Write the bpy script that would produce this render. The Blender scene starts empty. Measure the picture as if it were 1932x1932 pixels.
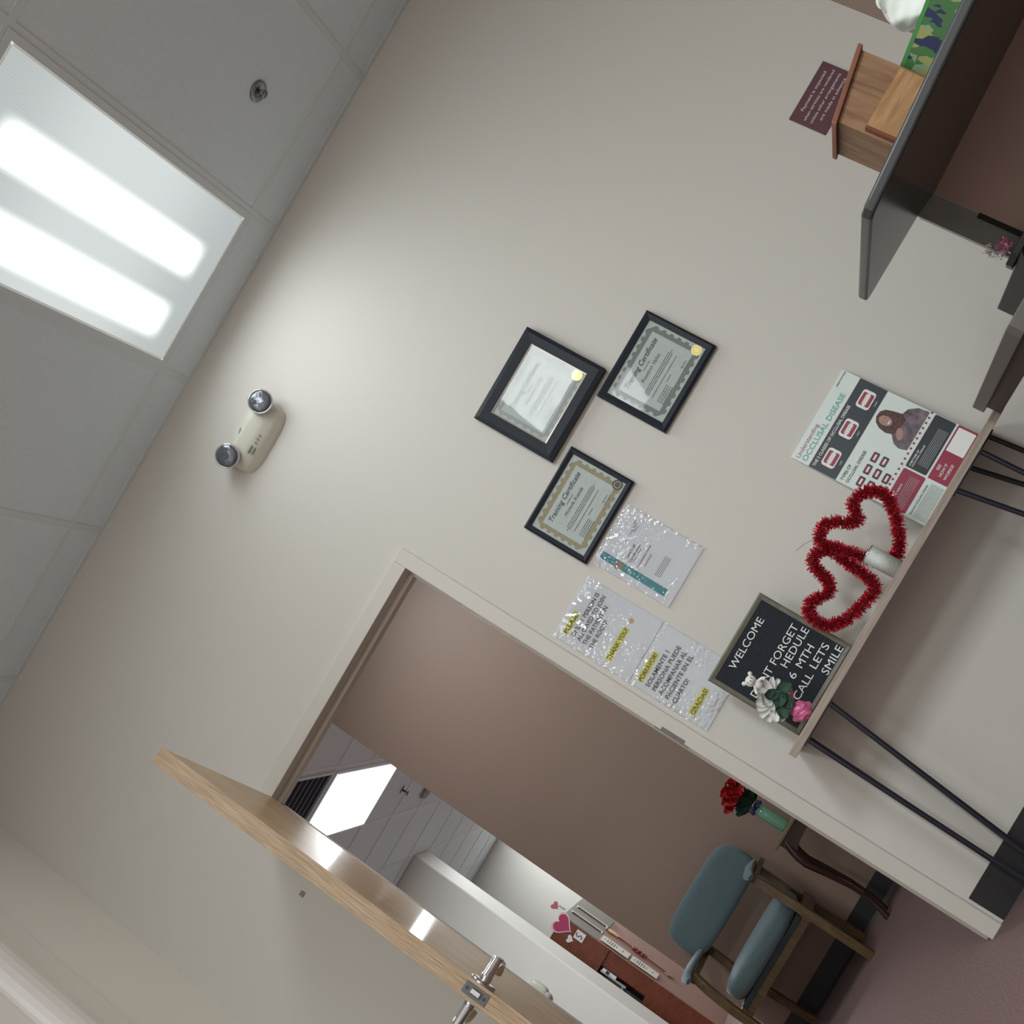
import bpy, math, random
from mathutils import Vector, Matrix
rnd = random.Random(7)
SC = bpy.context.scene
COL = SC.collection
PI = math.pi

# ------------------------------------------------------------------ camera
cam_data = bpy.data.cameras.new('camera')
cam_data.sensor_width = 36.0
cam_data.lens = 41.8148
cam_data.clip_start = 0.02
cam = bpy.data.objects.new('camera', cam_data)
COL.objects.link(cam)
R_, D_, F_ = (Vector(v) for v in [(0.505865, 0.265534, -0.820727), (-0.862313, 0.130572, -0.489252), (-0.022749, 0.955219, 0.295025)])
m = Matrix((( R_.x, -D_.x, -F_.x), (R_.y, -D_.y, -F_.y), (R_.z, -D_.z, -F_.z))).to_4x4()
m.translation = Vector((0.4207, -3.6387, 0.6956))
cam.matrix_world = m
SC.camera = cam

# ------------------------------------------------------------------ world, exposure
w = bpy.data.worlds.new('world'); SC.world = w; w.use_nodes = True
w.node_tree.nodes['Background'].inputs[0].default_value = (0.75, 0.80, 0.85, 1)
w.node_tree.nodes['Background'].inputs[1].default_value = 0.05
SC.view_settings.view_transform = 'Standard'
SC.view_settings.look = 'None'
SC.view_settings.exposure = 0.0
SC.view_settings.gamma = 1.0
SC.view_settings.use_curve_mapping = False
SC.cycles.max_bounces = 8
SC.cycles.diffuse_bounces = 5
SC.cycles.glossy_bounces = 5
SC.cycles.transmission_bounces = 6
SC.cycles.transparent_max_bounces = 12
SC.cycles.sample_clamp_indirect = 4.0
LAMP_W = 26.0          # watts of one office troffer
CEIL = 3.09

# ------------------------------------------------------------------ materials
MATS = {}
def srgb(h):
    h = h.lstrip('#'); o = []
    for i in (0, 2, 4):
        c = int(h[i:i+2], 16) / 255
        o.append(c / 12.92 if c <= 0.04045 else ((c + 0.055) / 1.055) ** 2.4)
    return tuple(o) + (1.0,)

def mat(name, col, rough=0.6, metal=0.0, bump=0.0, bscale=300, var=0.0, vscale=6.0, coat=0.0,
        coat_rough=0.05, alpha=1.0, trans=0.0, emit=None, estr=0.0, spec=0.5, stretch=None, sheen=0.0):
    if name in MATS: return MATS[name]
    c = srgb(col) if isinstance(col, str) else tuple(col) + (1.0,)
    mt = bpy.data.materials.new(name); mt.use_nodes = True
    nt = mt.node_tree; b = nt.nodes['Principled BSDF']
    b.inputs['Base Color'].default_value = c
    b.inputs['Roughness'].default_value = rough
    b.inputs['Metallic'].default_value = metal
    b.inputs['Specular IOR Level'].default_value = spec
    b.inputs['Coat Weight'].default_value = coat
    b.inputs['Coat Roughness'].default_value = coat_rough
    b.inputs['Alpha'].default_value = alpha
    b.inputs['Transmission Weight'].default_value = trans
    b.inputs['Sheen Weight'].default_value = sheen
    if emit:
        b.inputs['Emission Color'].default_value = srgb(emit)
        b.inputs['Emission Strength'].default_value = estr
    if bump or var:
        tc = nt.nodes.new('ShaderNodeTexCoord')
        mp = nt.nodes.new('ShaderNodeMapping')
        nt.links.new(tc.outputs['Object'], mp.inputs['Vector'])
        if stretch: mp.inputs['Scale'].default_value = stretch
    if bump:
        n = nt.nodes.new('ShaderNodeTexNoise'); n.inputs['Scale'].default_value = bscale
        n.inputs['Detail'].default_value = 3
        nt.links.new(mp.outputs[0], n.inputs['Vector'])
        bp = nt.nodes.new('ShaderNodeBump'); bp.inputs['Strength'].default_value = bump
        bp.inputs['Distance'].default_value = 0.002
        nt.links.new(n.outputs['Fac'], bp.inputs['Height'])
        nt.links.new(bp.outputs[0], b.inputs['Normal'])
        if coat: nt.links.new(bp.outputs[0], b.inputs['Coat Normal'])
    if var:
        n = nt.nodes.new('ShaderNodeTexNoise'); n.inputs['Scale'].default_value = vscale
        n.inputs['Detail'].default_value = 5
        nt.links.new(mp.outputs[0], n.inputs['Vector'])
        r = nt.nodes.new('ShaderNodeValToRGB')
        lo = tuple(x * (1 - var) for x in c[:3]) + (1,); hi = tuple(min(1, x * (1 + var)) for x in c[:3]) + (1,)
        r.color_ramp.elements[0].position = 0.3; r.color_ramp.elements[1].position = 0.7
        r.color_ramp.elements[0].color = lo; r.color_ramp.elements[1].color = hi
        nt.links.new(n.outputs['Fac'], r.inputs['Fac'])
        nt.links.new(r.outputs[0], b.inputs['Base Color'])
    MATS[name] = mt
    return mt

WALL = mat('painted_wall', (0.67, 0.662, 0.618), 0.55, bump=0.12, bscale=900)
MAUVE = mat('mauve_paint', (0.34, 0.240, 0.190), 0.5, bump=0.1, bscale=900)
CEILM = mat('ceiling_tile', (0.73, 0.83, 0.88), 0.9, bump=0.5, bscale=420, var=0.04, vscale=160)
TEE = mat('ceiling_grid_white', (0.68, 0.76, 0.79), 0.5)
STEELP = mat('door_frame_paint', (0.66, 0.645, 0.59), 0.4)
CREAM = mat('cream_gloss_paint', (0.90, 0.88, 0.86), 0.35)
GREIGE = mat('greige_paint', (0.80, 0.78, 0.72), 0.5)
BASE = mat('black_vinyl_base', (0.022, 0.022, 0.026), 0.45)
CARPET = mat('mauve_carpet', (0.165, 0.103, 0.098), 0.95, bump=0.9, bscale=500, var=0.35, vscale=140)
BLACKM = mat('black_steel', (0.012, 0.014, 0.025), 0.35, spec=0.5)
CHROME = mat('chrome', (0.62, 0.63, 0.64), 0.16, metal=1.0)
WHITEP = mat('white_plastic', (0.74, 0.78, 0.70), 0.4)
DARKP = mat('dark_plastic', (0.03, 0.032, 0.035), 0.4)
FRAMEK = mat('black_frame_wood', (0.014, 0.020, 0.030), 0.45, spec=0.3)
PAPER = mat('certificate_paper', (0.58, 0.64, 0.62), 0.8, var=0.04, vscale=60)
WPAPER = mat('white_paper', (0.74, 0.76, 0.80), 0.7)
INK = mat('black_ink', (0.02, 0.02, 0.025), 0.6)
GREYINK = mat('grey_ink', (0.09, 0.11, 0.12), 0.6)
def clear_sheet(name, rough, base, k):
    # see-through sheet: mostly lets light pass, mirrors by the Fresnel law
    mt = bpy.data.materials.new(name); mt.use_nodes = True; nt = mt.node_tree; nt.nodes.clear()
    out = nt.nodes.new('ShaderNodeOutputMaterial'); mx = nt.nodes.new('ShaderNodeMixShader')
    tr = nt.nodes.new('ShaderNodeBsdfTransparent'); gl = nt.nodes.new('ShaderNodeBsdfGlossy'); fr_ = nt.nodes.new('ShaderNodeFresnel')
    fr_.inputs['IOR'].default_value = 1.5; gl.inputs['Roughness'].default_value = rough
    tr.inputs['Color'].default_value = (0.97, 0.98, 0.98, 1)
    ml = nt.nodes.new('ShaderNodeMath'); ml.operation = 'MULTIPLY_ADD'; ml.inputs[1].default_value = k; ml.inputs[2].default_value = base
    nt.links.new(fr_.outputs[0], ml.inputs[0]); nt.links.new(ml.outputs[0], mx.inputs[0])
    nt.links.new(tr.outputs[0], mx.inputs[1]); nt.links.new(gl.outputs[0], mx.inputs[2]); nt.links.new(mx.outputs[0], out.inputs[0])
    MATS[name] = mt; return mt
GLASS = clear_sheet('picture_glass', 0.02, 0.0, 0.17)
YELLOW = mat('highlighter_yellow', (0.74, 0.70, 0.08), 0.6)
GOLD = mat('gold_foil', (0.86, 0.72, 0.30), 0.35, metal=0.5)

def wood(name, dark, light, rough=0.45, scale=(30, 2.2, 2.2), coat=0.0):
    if name in MATS: return MATS[name]
    mt = bpy.data.materials.new(name); mt.use_nodes = True
    nt = mt.node_tree; b = nt.nodes['Principled BSDF']
    tc = nt.nodes.new('ShaderNodeTexCoord'); mp = nt.nodes.new('ShaderNodeMapping')
    mp.inputs['Scale'].default_value = scale
    n = nt.nodes.new('ShaderNodeTexNoise'); n.inputs['Scale'].default_value = 4; n.inputs['Detail'].default_value = 8
    n.inputs['Distortion'].default_value = 0.6
    r = nt.nodes.new('ShaderNodeValToRGB')
    r.color_ramp.elements[0].position = 0.32; r.color_ramp.elements[1].position = 0.68
    r.color_ramp.elements[0].color = tuple(dark) + (1,); r.color_ramp.elements[1].color = tuple(light) + (1,)
    nt.links.new(tc.outputs['Object'], mp.inputs[0]); nt.links.new(mp.outputs[0], n.inputs['Vector'])
    nt.links.new(n.outputs['Fac'], r.inputs[0]); nt.links.new(r.outputs[0], b.inputs['Base Color'])
    b.inputs['Roughness'].default_value = rough
    b.inputs['Coat Weight'].default_value = coat; b.inputs['Coat Roughness'].default_value = 0.10
    MATS[name] = mt; return mt
MAPLE_EDGE = wood('maple_edge', (0.30, 0.20, 0.11), (0.54, 0.40, 0.26), 0.5, (6, 90, 3))
MAPLE = wood('maple_veneer', (0.45, 0.30, 0.15), (0.58, 0.41, 0.22), 0.42, (2, 30, 1.2), coat=0.12)
SHELFW = wood('grey_oak', (0.30, 0.25, 0.21), (0.42, 0.36, 0.30), 0.55, (2, 30, 30))
BOXW = wood('honey_oak', (0.17, 0.088, 0.042), (0.30, 0.175, 0.095), 0.5, (14, 14, 2))
CHAIRW = wood('chair_oak', (0.10, 0.060, 0.024), (0.18, 0.115, 0.048), 0.4, (20, 20, 3))
MAHOG = wood('mahogany_laminate', (0.115, 0.028, 0.014), (0.17, 0.045, 0.022), 0.35, (3, 3, 12))

# ------------------------------------------------------------------ mesh builder
def rotz(a): return Matrix.Rotation(a, 4, 'Z')
_TXT = {}
class B:
    def __init__(s): s.v = []; s.f = []; s.sm = []
    def add(s, vs, fs, smooth=False):
        o = len(s.v); s.v += [tuple(v) for v in vs]
        s.f += [tuple(i + o for i in f) for f in fs]; s.sm += [smooth] * len(fs)
        return s
    def box(s, x0, x1, y0, y1, z0, z1, M=None):
        vs = [Vector((x, y, z)) for z in (z0, z1) for y in (y0, y1) for x in (x0, x1)]
        if M: vs = [M @ v for v in vs]
        return s.add(vs, [(0, 2, 3, 1), (4, 5, 7, 6), (0, 1, 5, 4), (2, 6, 7, 3), (0, 4, 6, 2), (1, 3, 7, 5)])
    def prism(s, pts, z0, z1, axis='z', M=None):
        n = len(pts)
        def mk(p, h):
            if axis == 'z': return Vector((p[0], p[1], h))
            if axis == 'y': return Vector((p[0], h, p[1]))
            return Vector((h, p[0], p[1]))
        vs = [mk(p, z0) for p in pts] + [mk(p, z1) for p in pts]
        if M: vs = [M @ v for v in vs]
        fs = [tuple(range(n - 1, -1, -1)), tuple(range(n, 2 * n))] + [(i, (i + 1) % n, (i + 1) % n + n, i + n) for i in range(n)]
        if axis == 'y': fs = [tuple(reversed(f)) for f in fs]
        return s.add(vs, fs)
    def tube(s, path, r, n=10, closed=False, smooth=True, caps=True, flat=1.0):
        P = [Vector(p) for p in path]; k = len(P)
        rs = r if isinstance(r, (list, tuple)) else [r] * k
        rings = []; up = None
        for i in range(k):
            if closed: t = P[(i + 1) % k] - P[i - 1]
            else: t = P[min(i + 1, k - 1)] - P[max(i - 1, 0)]
            t.normalize()
            if up is None:
                up = Vector((0, 0, 1)) if abs(t.z) < 0.9 else Vector((1, 0, 0))
            a = t.cross(up); a.normalize(); b = a.cross(t); up = b
            rings.append([P[i] + (a * math.cos(2 * PI * j / n) + b * math.sin(2 * PI * j / n) * flat) * rs[i] for j in range(n)])
        vs = [v for rg in rings for v in rg]; fs = []
        m_ = k if closed else k - 1
        for i in range(m_):
            i2 = (i + 1) % k
            for j in range(n):
                fs.append((i * n + j, i * n + (j + 1) % n, i2 * n + (j + 1) % n, i2 * n + j))
        s.add(vs, fs, smooth)
        if caps and not closed:
            s.add(rings[0], [tuple(range(n - 1, -1, -1))]); s.add(rings[-1], [tuple(range(n))])
        return s
    def lathe(s, prof, c=(0, 0, 0), n=24, M=None, smooth=True):
        vs = []; fs = []; k = len(prof)
        for r, z in prof:
            for j in range(n):
                a = 2 * PI * j / n; vs.append(Vector((r * math.cos(a), r * math.sin(a), z)))
        for i in range(k - 1):
            for j in range(n):
                fs.append((i * n + j, i * n + (j + 1) % n, (i + 1) * n + (j + 1) % n, (i + 1) * n + j))
        fs.append(tuple(range(n - 1, -1, -1))); fs.append(tuple((k - 1) * n + j for j in range(n)))
        if M: vs = [M @ v for v in vs]
        return s.add([v + Vector(c) for v in vs], fs, smooth)
    def ball(s, c, r, n=12, M=None):
        if not isinstance(r, (tuple, list)): r = (r, r, r)
        vs = []; fs = []
        for i in range(n + 1):
            t = PI * i / n
            for j in range(n):
                a = 2 * PI * j / n
                vs.append(Vector((r[0] * math.sin(t) * math.cos(a), r[1] * math.sin(t) * math.sin(a), r[2] * math.cos(t))))
        for i in range(n):
            for j in range(n):
                fs.append((i * n + j, (i + 1) * n + j, (i + 1) * n + (j + 1) % n, i * n + (j + 1) % n))
        if M: vs = [M @ v for v in vs]
        return s.add([v + Vector(c) for v in vs], fs, True)
    def grid(s, fn, nu, nv, smooth=True):
        vs = [fn(i / nu, j / nv) for j in range(nv + 1) for i in range(nu + 1)]
        fs = [(j * (nu + 1) + i, j * (nu + 1) + i + 1, (j + 1) * (nu + 1) + i + 1, (j + 1) * (nu + 1) + i) for j in range(nv) for i in range(nu)]
        return s.add(vs, fs, smooth)
    # flat lettering on an upright plane facing -y; x is the left end of the line, z its baseline
    def text(s, t, x, z, h, y, width=None, bold=0.0, shear=0.0, align='L', M=None, depth=0.0006):
        key = (t, bold, shear)
        if key not in _TXT:
            cu = bpy.data.curves.new('t', 'FONT'); cu.body = t; cu.size = 1.0; cu.offset = bold; cu.shear = shear
            cu.resolution_u = 3
            ob = bpy.data.objects.new('t', cu); COL.objects.link(ob)
            dg = bpy.context.evaluated_depsgraph_get(); me = bpy.data.meshes.new_from_object(ob.evaluated_get(dg))
            _TXT[key] = ([tuple(v.co) for v in me.vertices], [tuple(p.vertices) for p in me.polygons])
            bpy.data.meshes.remove(me); bpy.data.objects.remove(ob); bpy.data.curves.remove(cu)
        vs, fs = _TXT[key]
        if not vs: return s
        x0 = min(v[0] for v in vs); x1 = max(v[0] for v in vs)
        sc = h / 0.73
        sx = sc if width is None else width / (x1 - x0)
        wd = (x1 - x0) * sx
        off = 0 if align == 'L' else (-wd / 2 if align == 'C' else -wd)
        vv = [Vector((x + off + (v[0] - x0) * sx, y - depth, z + v[1] * sc)) for v in vs]
        if M: vv = [M @ v for v in vv]
        return s.add(vv, fs)
    def dashes(s, x0, x1, z, h, y, dens=0.8, M=None, seed=0):
        r = random.Random(seed); x = x0
        while x < x1:
            l = h * r.uniform(1.2, 4.2); e = min(x + l, x1)
            vs = [Vector(p) for p in ((x, y, z), (e, y, z), (e, y, z + h), (x, y, z + h))]
            if M: vs = [M @ v for v in vs]
            s.add(vs, [(0, 1, 2, 3)]); x = e + h * r.uniform(0.5, 0.9)
        return s
    def rect(s, x0, x1, z0, z1, y, M=None):
        vs = [Vector(p) for p in ((x0, y, z0), (x1, y, z0), (x1, y, z1), (x0, y, z1))]
        if M: vs = [M @ v for v in vs]
        return s.add(vs, [(0, 1, 2, 3)])
    def rrect(s, x0, x1, z0, z1, r, y, M=None, n=4):
        pts = []
        for cx, cz, a0 in ((x1 - r, z0 + r, -90), (x1 - r, z1 - r, 0), (x0 + r, z1 - r, 90), (x0 + r, z0 + r, 180)):
            for i in range(n + 1):
                a = math.radians(a0 + 90 * i / n); pts.append(Vector((cx + r * math.cos(a), y, cz + r * math.sin(a))))
        if M: pts = [M @ p for p in pts]
        return s.add(pts, [tuple(range(len(pts)))])
    def disc(s, cx, cz, r, y, n=20, M=None, scal=0.0, waves=16):
        pts = []
        for i in range(n):
            a = 2 * PI * i / n; rr = r * (1 + scal * math.cos(waves * a))
            pts.append(Vector((cx + rr * math.cos(a), y, cz + rr * math.sin(a))))
        if M: pts = [M @ p for p in pts]
        return s.add(pts, [tuple(range(n))])
    def build(s, name, material, parent=None, bevel=0.0, seg=2, subsurf=0):
        me = bpy.data.meshes.new(name)
        vs = s.v
        if parent is not None:
            inv = WORLD[parent.name].inverted(); vs = [tuple(inv @ Vector(v)) for v in vs]
        me.from_pydata(vs, [], s.f)
        for p, f in zip(me.polygons, s.sm): p.use_smooth = f
        me.materials.append(material); me.update()
        o = bpy.data.objects.new(name, me); COL.objects.link(o)
        if parent is not None:
            o.parent = parent; WORLD[o.name] = WORLD[parent.name].copy()
        else: WORLD[o.name] = Matrix.Identity(4)
        if bevel:
            md = o.modifiers.new('bevel', 'BEVEL'); md.width = bevel; md.segments = seg; md.limit_method = 'ANGLE'; md.angle_limit = math.radians(40)
        if subsurf:
            md = o.modifiers.new('sub', 'SUBSURF'); md.levels = subsurf; md.render_levels = subsurf
        return o
WORLD = {}
def thing(name, label, cat, loc, group=None, kind=None):
    o = bpy.data.objects.new(name, None); COL.objects.link(o); o.location = loc; o.empty_display_size = 0.05
    WORLD[o.name] = Matrix.Translation(loc)
    if kind: o['kind'] = kind
    if label: o['label'] = label
    if cat: o['category'] = cat
    if group: o['group'] = group
    return o
def tag(o, label, cat, group=None):
    o['label'] = label; o['category'] = cat
    if group: o['group'] = group
    return o
def struct(o): o['kind'] = 'structure'; return o

# ================================================================== SETTING
RX0, RX1 = -1.526, 2.235      # side walls of the office
DX0 = -0.914                  # doorway from DX0 to 0
struct(B().box(-6.2, 3.2, -7.2, 10.5, -0.12, 0.0).build('floor', CARPET))
struct(B().box(-6.2, 3.2, -7.2, 10.5, CEIL, CEIL + 0.1).build('ceiling', CEILM))
wb = B()
wb.box(RX0, DX0 - 0.035, 0, 0.12, 0, CEIL).box(0.035, RX1, 0, 0.12, 0, CEIL).box(DX0 - 0.035, 0.035, 0, 0.12, 2.06, CEIL)
struct(wb.build('wall_back', WALL))
struct(B().box(RX0 - 0.12, RX0, -7.0, 0.12, 0, CEIL).build('wall_left', mat('pale_wall_paint', (0.84, 0.82, 0.76), 0.5, bump=0.1, bscale=900)))
struct(B().box(RX1, RX1 + 0.12, -7.0, 0.12, 0, CEIL).build('wall_right', MAUVE))
struct(B().box(RX0 - 0.12, RX1 + 0.12, -7.12, -7.0, 0, CEIL).build('wall_front', WALL))
# rooms beyond the doorway
struct(B().box(-1.23, 3.0, 2.5, 2.65, 0, CEIL).build('wall_hall_back', MAUVE))
struct(B().box(1.3, 1.42, 0.12, 2.5, 0, CEIL).build('wall_hall_right', WALL))
struct(B().box(-6.0, -2.962, 6.87, 7.2, 0, CEIL).build('wall_hall_partition', WALL, bevel=0.012))
struct(B().box(-6.1, 3.0, 10.2, 10.32, 0, CEIL).build('wall_hall_far', WALL))
struct(B().box(-6.12, -6.0, 0.12, 10.3, 0, CEIL).build('wall_hall_left', WALL))
struct(B().box(3.0, 3.12, 2.5, 10.3, 0, CEIL).build('wall_hall_east', WALL))
struct(B().box(0.062, RX1, -0.006, 0.001, 0, 0.104).build('baseboard_back', BASE))
struct(B().box(RX0, DX0 - 0.06, -0.006, 0.001, 0, 0.104).build('baseboard_corner', BASE))
struct(B().prism([(2.5, 0), (2.5, 0.104), (2.494, 0.104), (2.492, 0.012), (2.478, 0.0)], -1.24, 1.3, axis='x').build('baseboard_hall', BASE))
struct(B().box(RX0, RX0 + 0.006, -7, -0.75, 0, 0.104).build('baseboard_left', BASE))

# ceiling grid (steel tees)
g = B()
GX = [-1.075, -0.465, 0.145, 0.755, 1.365, 1.975]
GY = [-0.18 - 0.6096 * 2 * k for k in range(6)]
for x in GX: g.box(x - 0.012, x + 0.012, -7, -0.022, CEIL - 0.003, CEIL)
for y in GY:
    xs = [RX0] + GX + [RX1]
    for a, b_ in zip(xs[:-1], xs[1:]): g.box(a + 0.012, b_ - 0.012, y - 0.012, y + 0.012, CEIL - 0.003, CEIL)
g.box(RX0, RX1, -0.022, 0, CEIL - 0.003, CEIL)
g.box(RX0, RX0 + 0.022, -7, -0.022, CEIL - 0.003, CEIL).box(RX1 - 0.022, RX1, -7, -0.022, CEIL - 0.003, CEIL)
struct(g.build('trim_1', TEE))
g = B()
HX = [-5.41 + 0.6096 * k for k in range(13)]
for x in HX: g.box(x - 0.012, x + 0.012, 0.13, 10.19, CEIL - 0.003, CEIL)
y = 0.59
while y < 10:
    g.box(-5.99, 2.99, y - 0.012, y + 0.012, CEIL - 0.004, CEIL - 0.001); y += 0.6096
struct(g.build('trim_2', TEE))

# steel door frame: two casings, jambs, stops
f = B()
def jamb(x_in, s):      # s=+1 right jamb, -1 left jamb
    a, b_ = sorted((x_in, x_in + s * 0.05))
    f.box(a, b_, -0.012, 0.0, 0, 2.032 + 0.05)
    a, b_ = sorted((x_in, x_in + s * 0.034))
    f.box(a, b_, 0.0, 0.135, 0, 2.032)
    a, b_ = sorted((x_in - s * 0.016, x_in))
    f.box(a, b_, 0.048, 0.085, 0, 2.032)
jamb(0.0, 1); jamb(DX0, -1)
f.box(DX0, 0.0, -0.012, 0.0, 2.032, 2.082)
f.box(DX0 - 0.034, 0.034, 0.0, 0.135, 2.032, 2.059)
f.box(DX0 + 0.016, -0.016, 0.048, 0.085, 2.016, 2.032)
struct(f.build('trim_3', STEELP, bevel=0.002))
# strike plate on the right jamb
sp = B().box(-0.0025, 0.0004, -0.0125, 0.03, 0.965, 1.085).box(-0.0025, 0.011, -0.0145, -0.012, 0.985, 1.065)
sp = sp.build('strike_plate', mat('brushed_steel', (0.14, 0.135, 0.13), 0.35, metal=1.0))
tag(sp, 'small steel strike plate on the right side of the door frame', 'strike plate')

# near left: door set in the left wall
f = B()
f.box(RX0, RX0 + 0.012, -0.53, -0.403, 0, 2.9)
struct(f.build('trim_4', GREIGE, bevel=0.003))
f = B()
pts = [(-0.53, RX0)]
for i in range(9):
    a = PI * i / 8; pts.append((-0.605 + 0.075 * math.cos(a), RX0 + 0.012 + 0.035 * math.sin(a)))
pts.append((-0.68, RX0))
f.prism([(p[1], p[0]) for p in pts], 0.0, 2.9)
struct(f.build('trim_5', CREAM))
struct(B().box(RX0, RX0 + 0.006, -1.7, -0.70, 0, 2.85).build('door_2', CREAM, bevel=0.003))

# ------------------------------------------------------------------ open office door (leaf, handles, latch)
hinge = Vector((-0.905, -0.036, 0.0)); ang = math.atan2(-0.963, 0.270)
door = thing('door_1', None, None, hinge, kind='structure')
door.rotation_euler = (0, 0, ang)
WORLD[door.name] = Matrix.Translation(hinge) @ rotz(ang)
DM = WORLD[door.name]
B().box(0, 0.9035, 0.0015, 0.0425, 0.012, 2.03, M=DM).build('leaf', MAPLE, door)
# veneer faces and lipped edge
B().box(0.9035, 0.905, 0.0, 0.044, 0.012, 2.031, M=DM).build('edge_band', MAPLE_EDGE, door)
for side, ys in ((1, 0.0425), (-1, 0.0015)):
    h = B()
    Mx = DM @ Matrix.Translation((0.845, ys, 1.035)) @ Matrix.Scale(side, 4, (0, 1, 0))
    def L(p): return Mx @ Vector(p)
    h.tube([L((0, 0, 0)), L((0, 0.006, 0)), L((0, 0.008, 0))], [0.033, 0.033, 0.028], 24)
    h.tube([L((0, 0.006, 0)), L((0, 0.022, 0)), L((0, 0.024, 0)), L((0, 0.066, 0)), L((0, 0.070, 0))], [0.014, 0.014, 0.0125, 0.0125, 0.010], 18)
    h.tube([L((0.004, 0.058, 0)), L((-0.02, 0.060, 0)), L((-0.05, 0.060, 0)), L((-0.085, 0.056, -0.002)), L((-0.105, 0.044, -0.003)), L((-0.112, 0.030, -0.004))],
           [0.0115, 0.011, 0.0105, 0.010, 0.0095, 0.009], 12, flat=1.25)
    h.build('door_handle', CHROME, door)
h = B().box(0.905, 0.9065, 0.008, 0.036, 0.997, 1.062, M=DM)
lp = h.build('latch_plate', mat('satin_steel', (0.13, 0.13, 0.14), 0.35, metal=1.0), door, bevel=0.0008)
h = B().prism([(0.905, 0.014), (0.918, 0.018), (0.918, 0.028), (0.905, 0.030)], 1.018, 1.041, M=DM)
h.build('latch_bolt', CHROME, lp)
h = B()
for z in (1.006, 1.053): h.tube([DM @ Vector((0.9065, 0.022, z)), DM @ Vector((0.9075, 0.022, z))], 0.0038, 12)
h.build('screw', DARKP, lp)
h = B()
for z in (0.25, 1.05, 1.82): h.tube([DM @ Vector((0.0, -0.008, z - 0.05)), DM @ Vector((0.0, -0.008, z + 0.05))], 0.008, 10)
h.build('hinge', CHROME, door)

# ================================================================== CEILING LIGHTS
def lens_material(gain=1.0):
    mt = bpy.data.materials.new('prismatic_lens'); mt.use_nodes = True
    nt = mt.node_tree; nt.nodes.clear()
    out = nt.nodes.new('ShaderNodeOutputMaterial'); em = nt.nodes.new('ShaderNodeEmission')
    tc = nt.nodes.new('ShaderNodeTexCoord'); sx = nt.nodes.new('ShaderNodeSeparateXYZ')
    nt.links.new(tc.outputs['Object'], sx.inputs[0])
    def mth(op, a, b=None, c=None):
        n = nt.nodes.new('ShaderNodeMath'); n.operation = op
        for i, v in enumerate((a, b, c)):
            if v is None: continue
            if isinstance(v, (int, float)): n.inputs[i].default_value = v
            else: nt.links.new(v, n.inputs[i])
        return n.outputs[0]
    # two tube images, each a soft band along the fixture, fading towards the fixture's ends
    d = mth('SUBTRACT', mth('ABSOLUTE', mth('ADD', sx.outputs[0], 0.048)), 0.111)
    d = mth('ABSOLUTE', d)
    band = nt.nodes.new('ShaderNodeMapRange'); band.interpolation_type = 'SMOOTHSTEP'
    nt.links.new(d, band.inputs[0]); band.inputs[1].default_value = 0.082; band.inputs[2].default_value = 0.020
    ay = mth('ABSOLUTE', sx.outputs[1])
    end = nt.nodes.new('ShaderNodeMapRange'); end.interpolation_type = 'SMOOTHSTEP'
    nt.links.new(ay, end.inputs[0]); end.inputs[1].default_value = 0.515; end.inputs[2].default_value = 0.42
    core = mth('MULTIPLY', band.outputs[0], end.outputs[0])
    gl = nt.nodes.new('ShaderNodeMapRange'); gl.interpolation_type = 'SMOOTHSTEP'
    nt.links.new(ay, gl.inputs[0]); gl.inputs[1].default_value = 0.59; gl.inputs[2].default_value = 0.10
    pr = nt.nodes.new('ShaderNodeTexChecker'); pr.inputs['Scale'].default_value = 170
    mp = nt.nodes.new('ShaderNodeMapping'); mp.inputs['Rotation'].default_value = (0, 0, PI / 4)
    nt.links.new(tc.outputs['Object'], mp.inputs[0]); nt.links.new(mp.outputs[0], pr.inputs['Vector'])
    pris = mth('MULTIPLY_ADD', pr.outputs['Fac'], 0.07, 0.965)
    base = mth('MULTIPLY_ADD', gl.outputs[0], 0.20, 0.52)
    tot = mth('MULTIPLY', mth('ADD', mth('MULTIPLY', core, 1.5), base), pris)
    em.inputs['Color'].default_value = (0.93, 1.0, 0.985, 1)
    nt.links.new(mth('MULTIPLY', tot, gain), em.inputs['Strength'])
    nt.links.new(em.outputs[0], out.inputs[0])
    return mt
LENS = lens_material(); LENS_B = lens_material(3.5)
LRIM = mat('lamp_trim', (0.80, 0.84, 0.82), 0.4, emit='#dfe8e4', estr=0.22)
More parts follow.
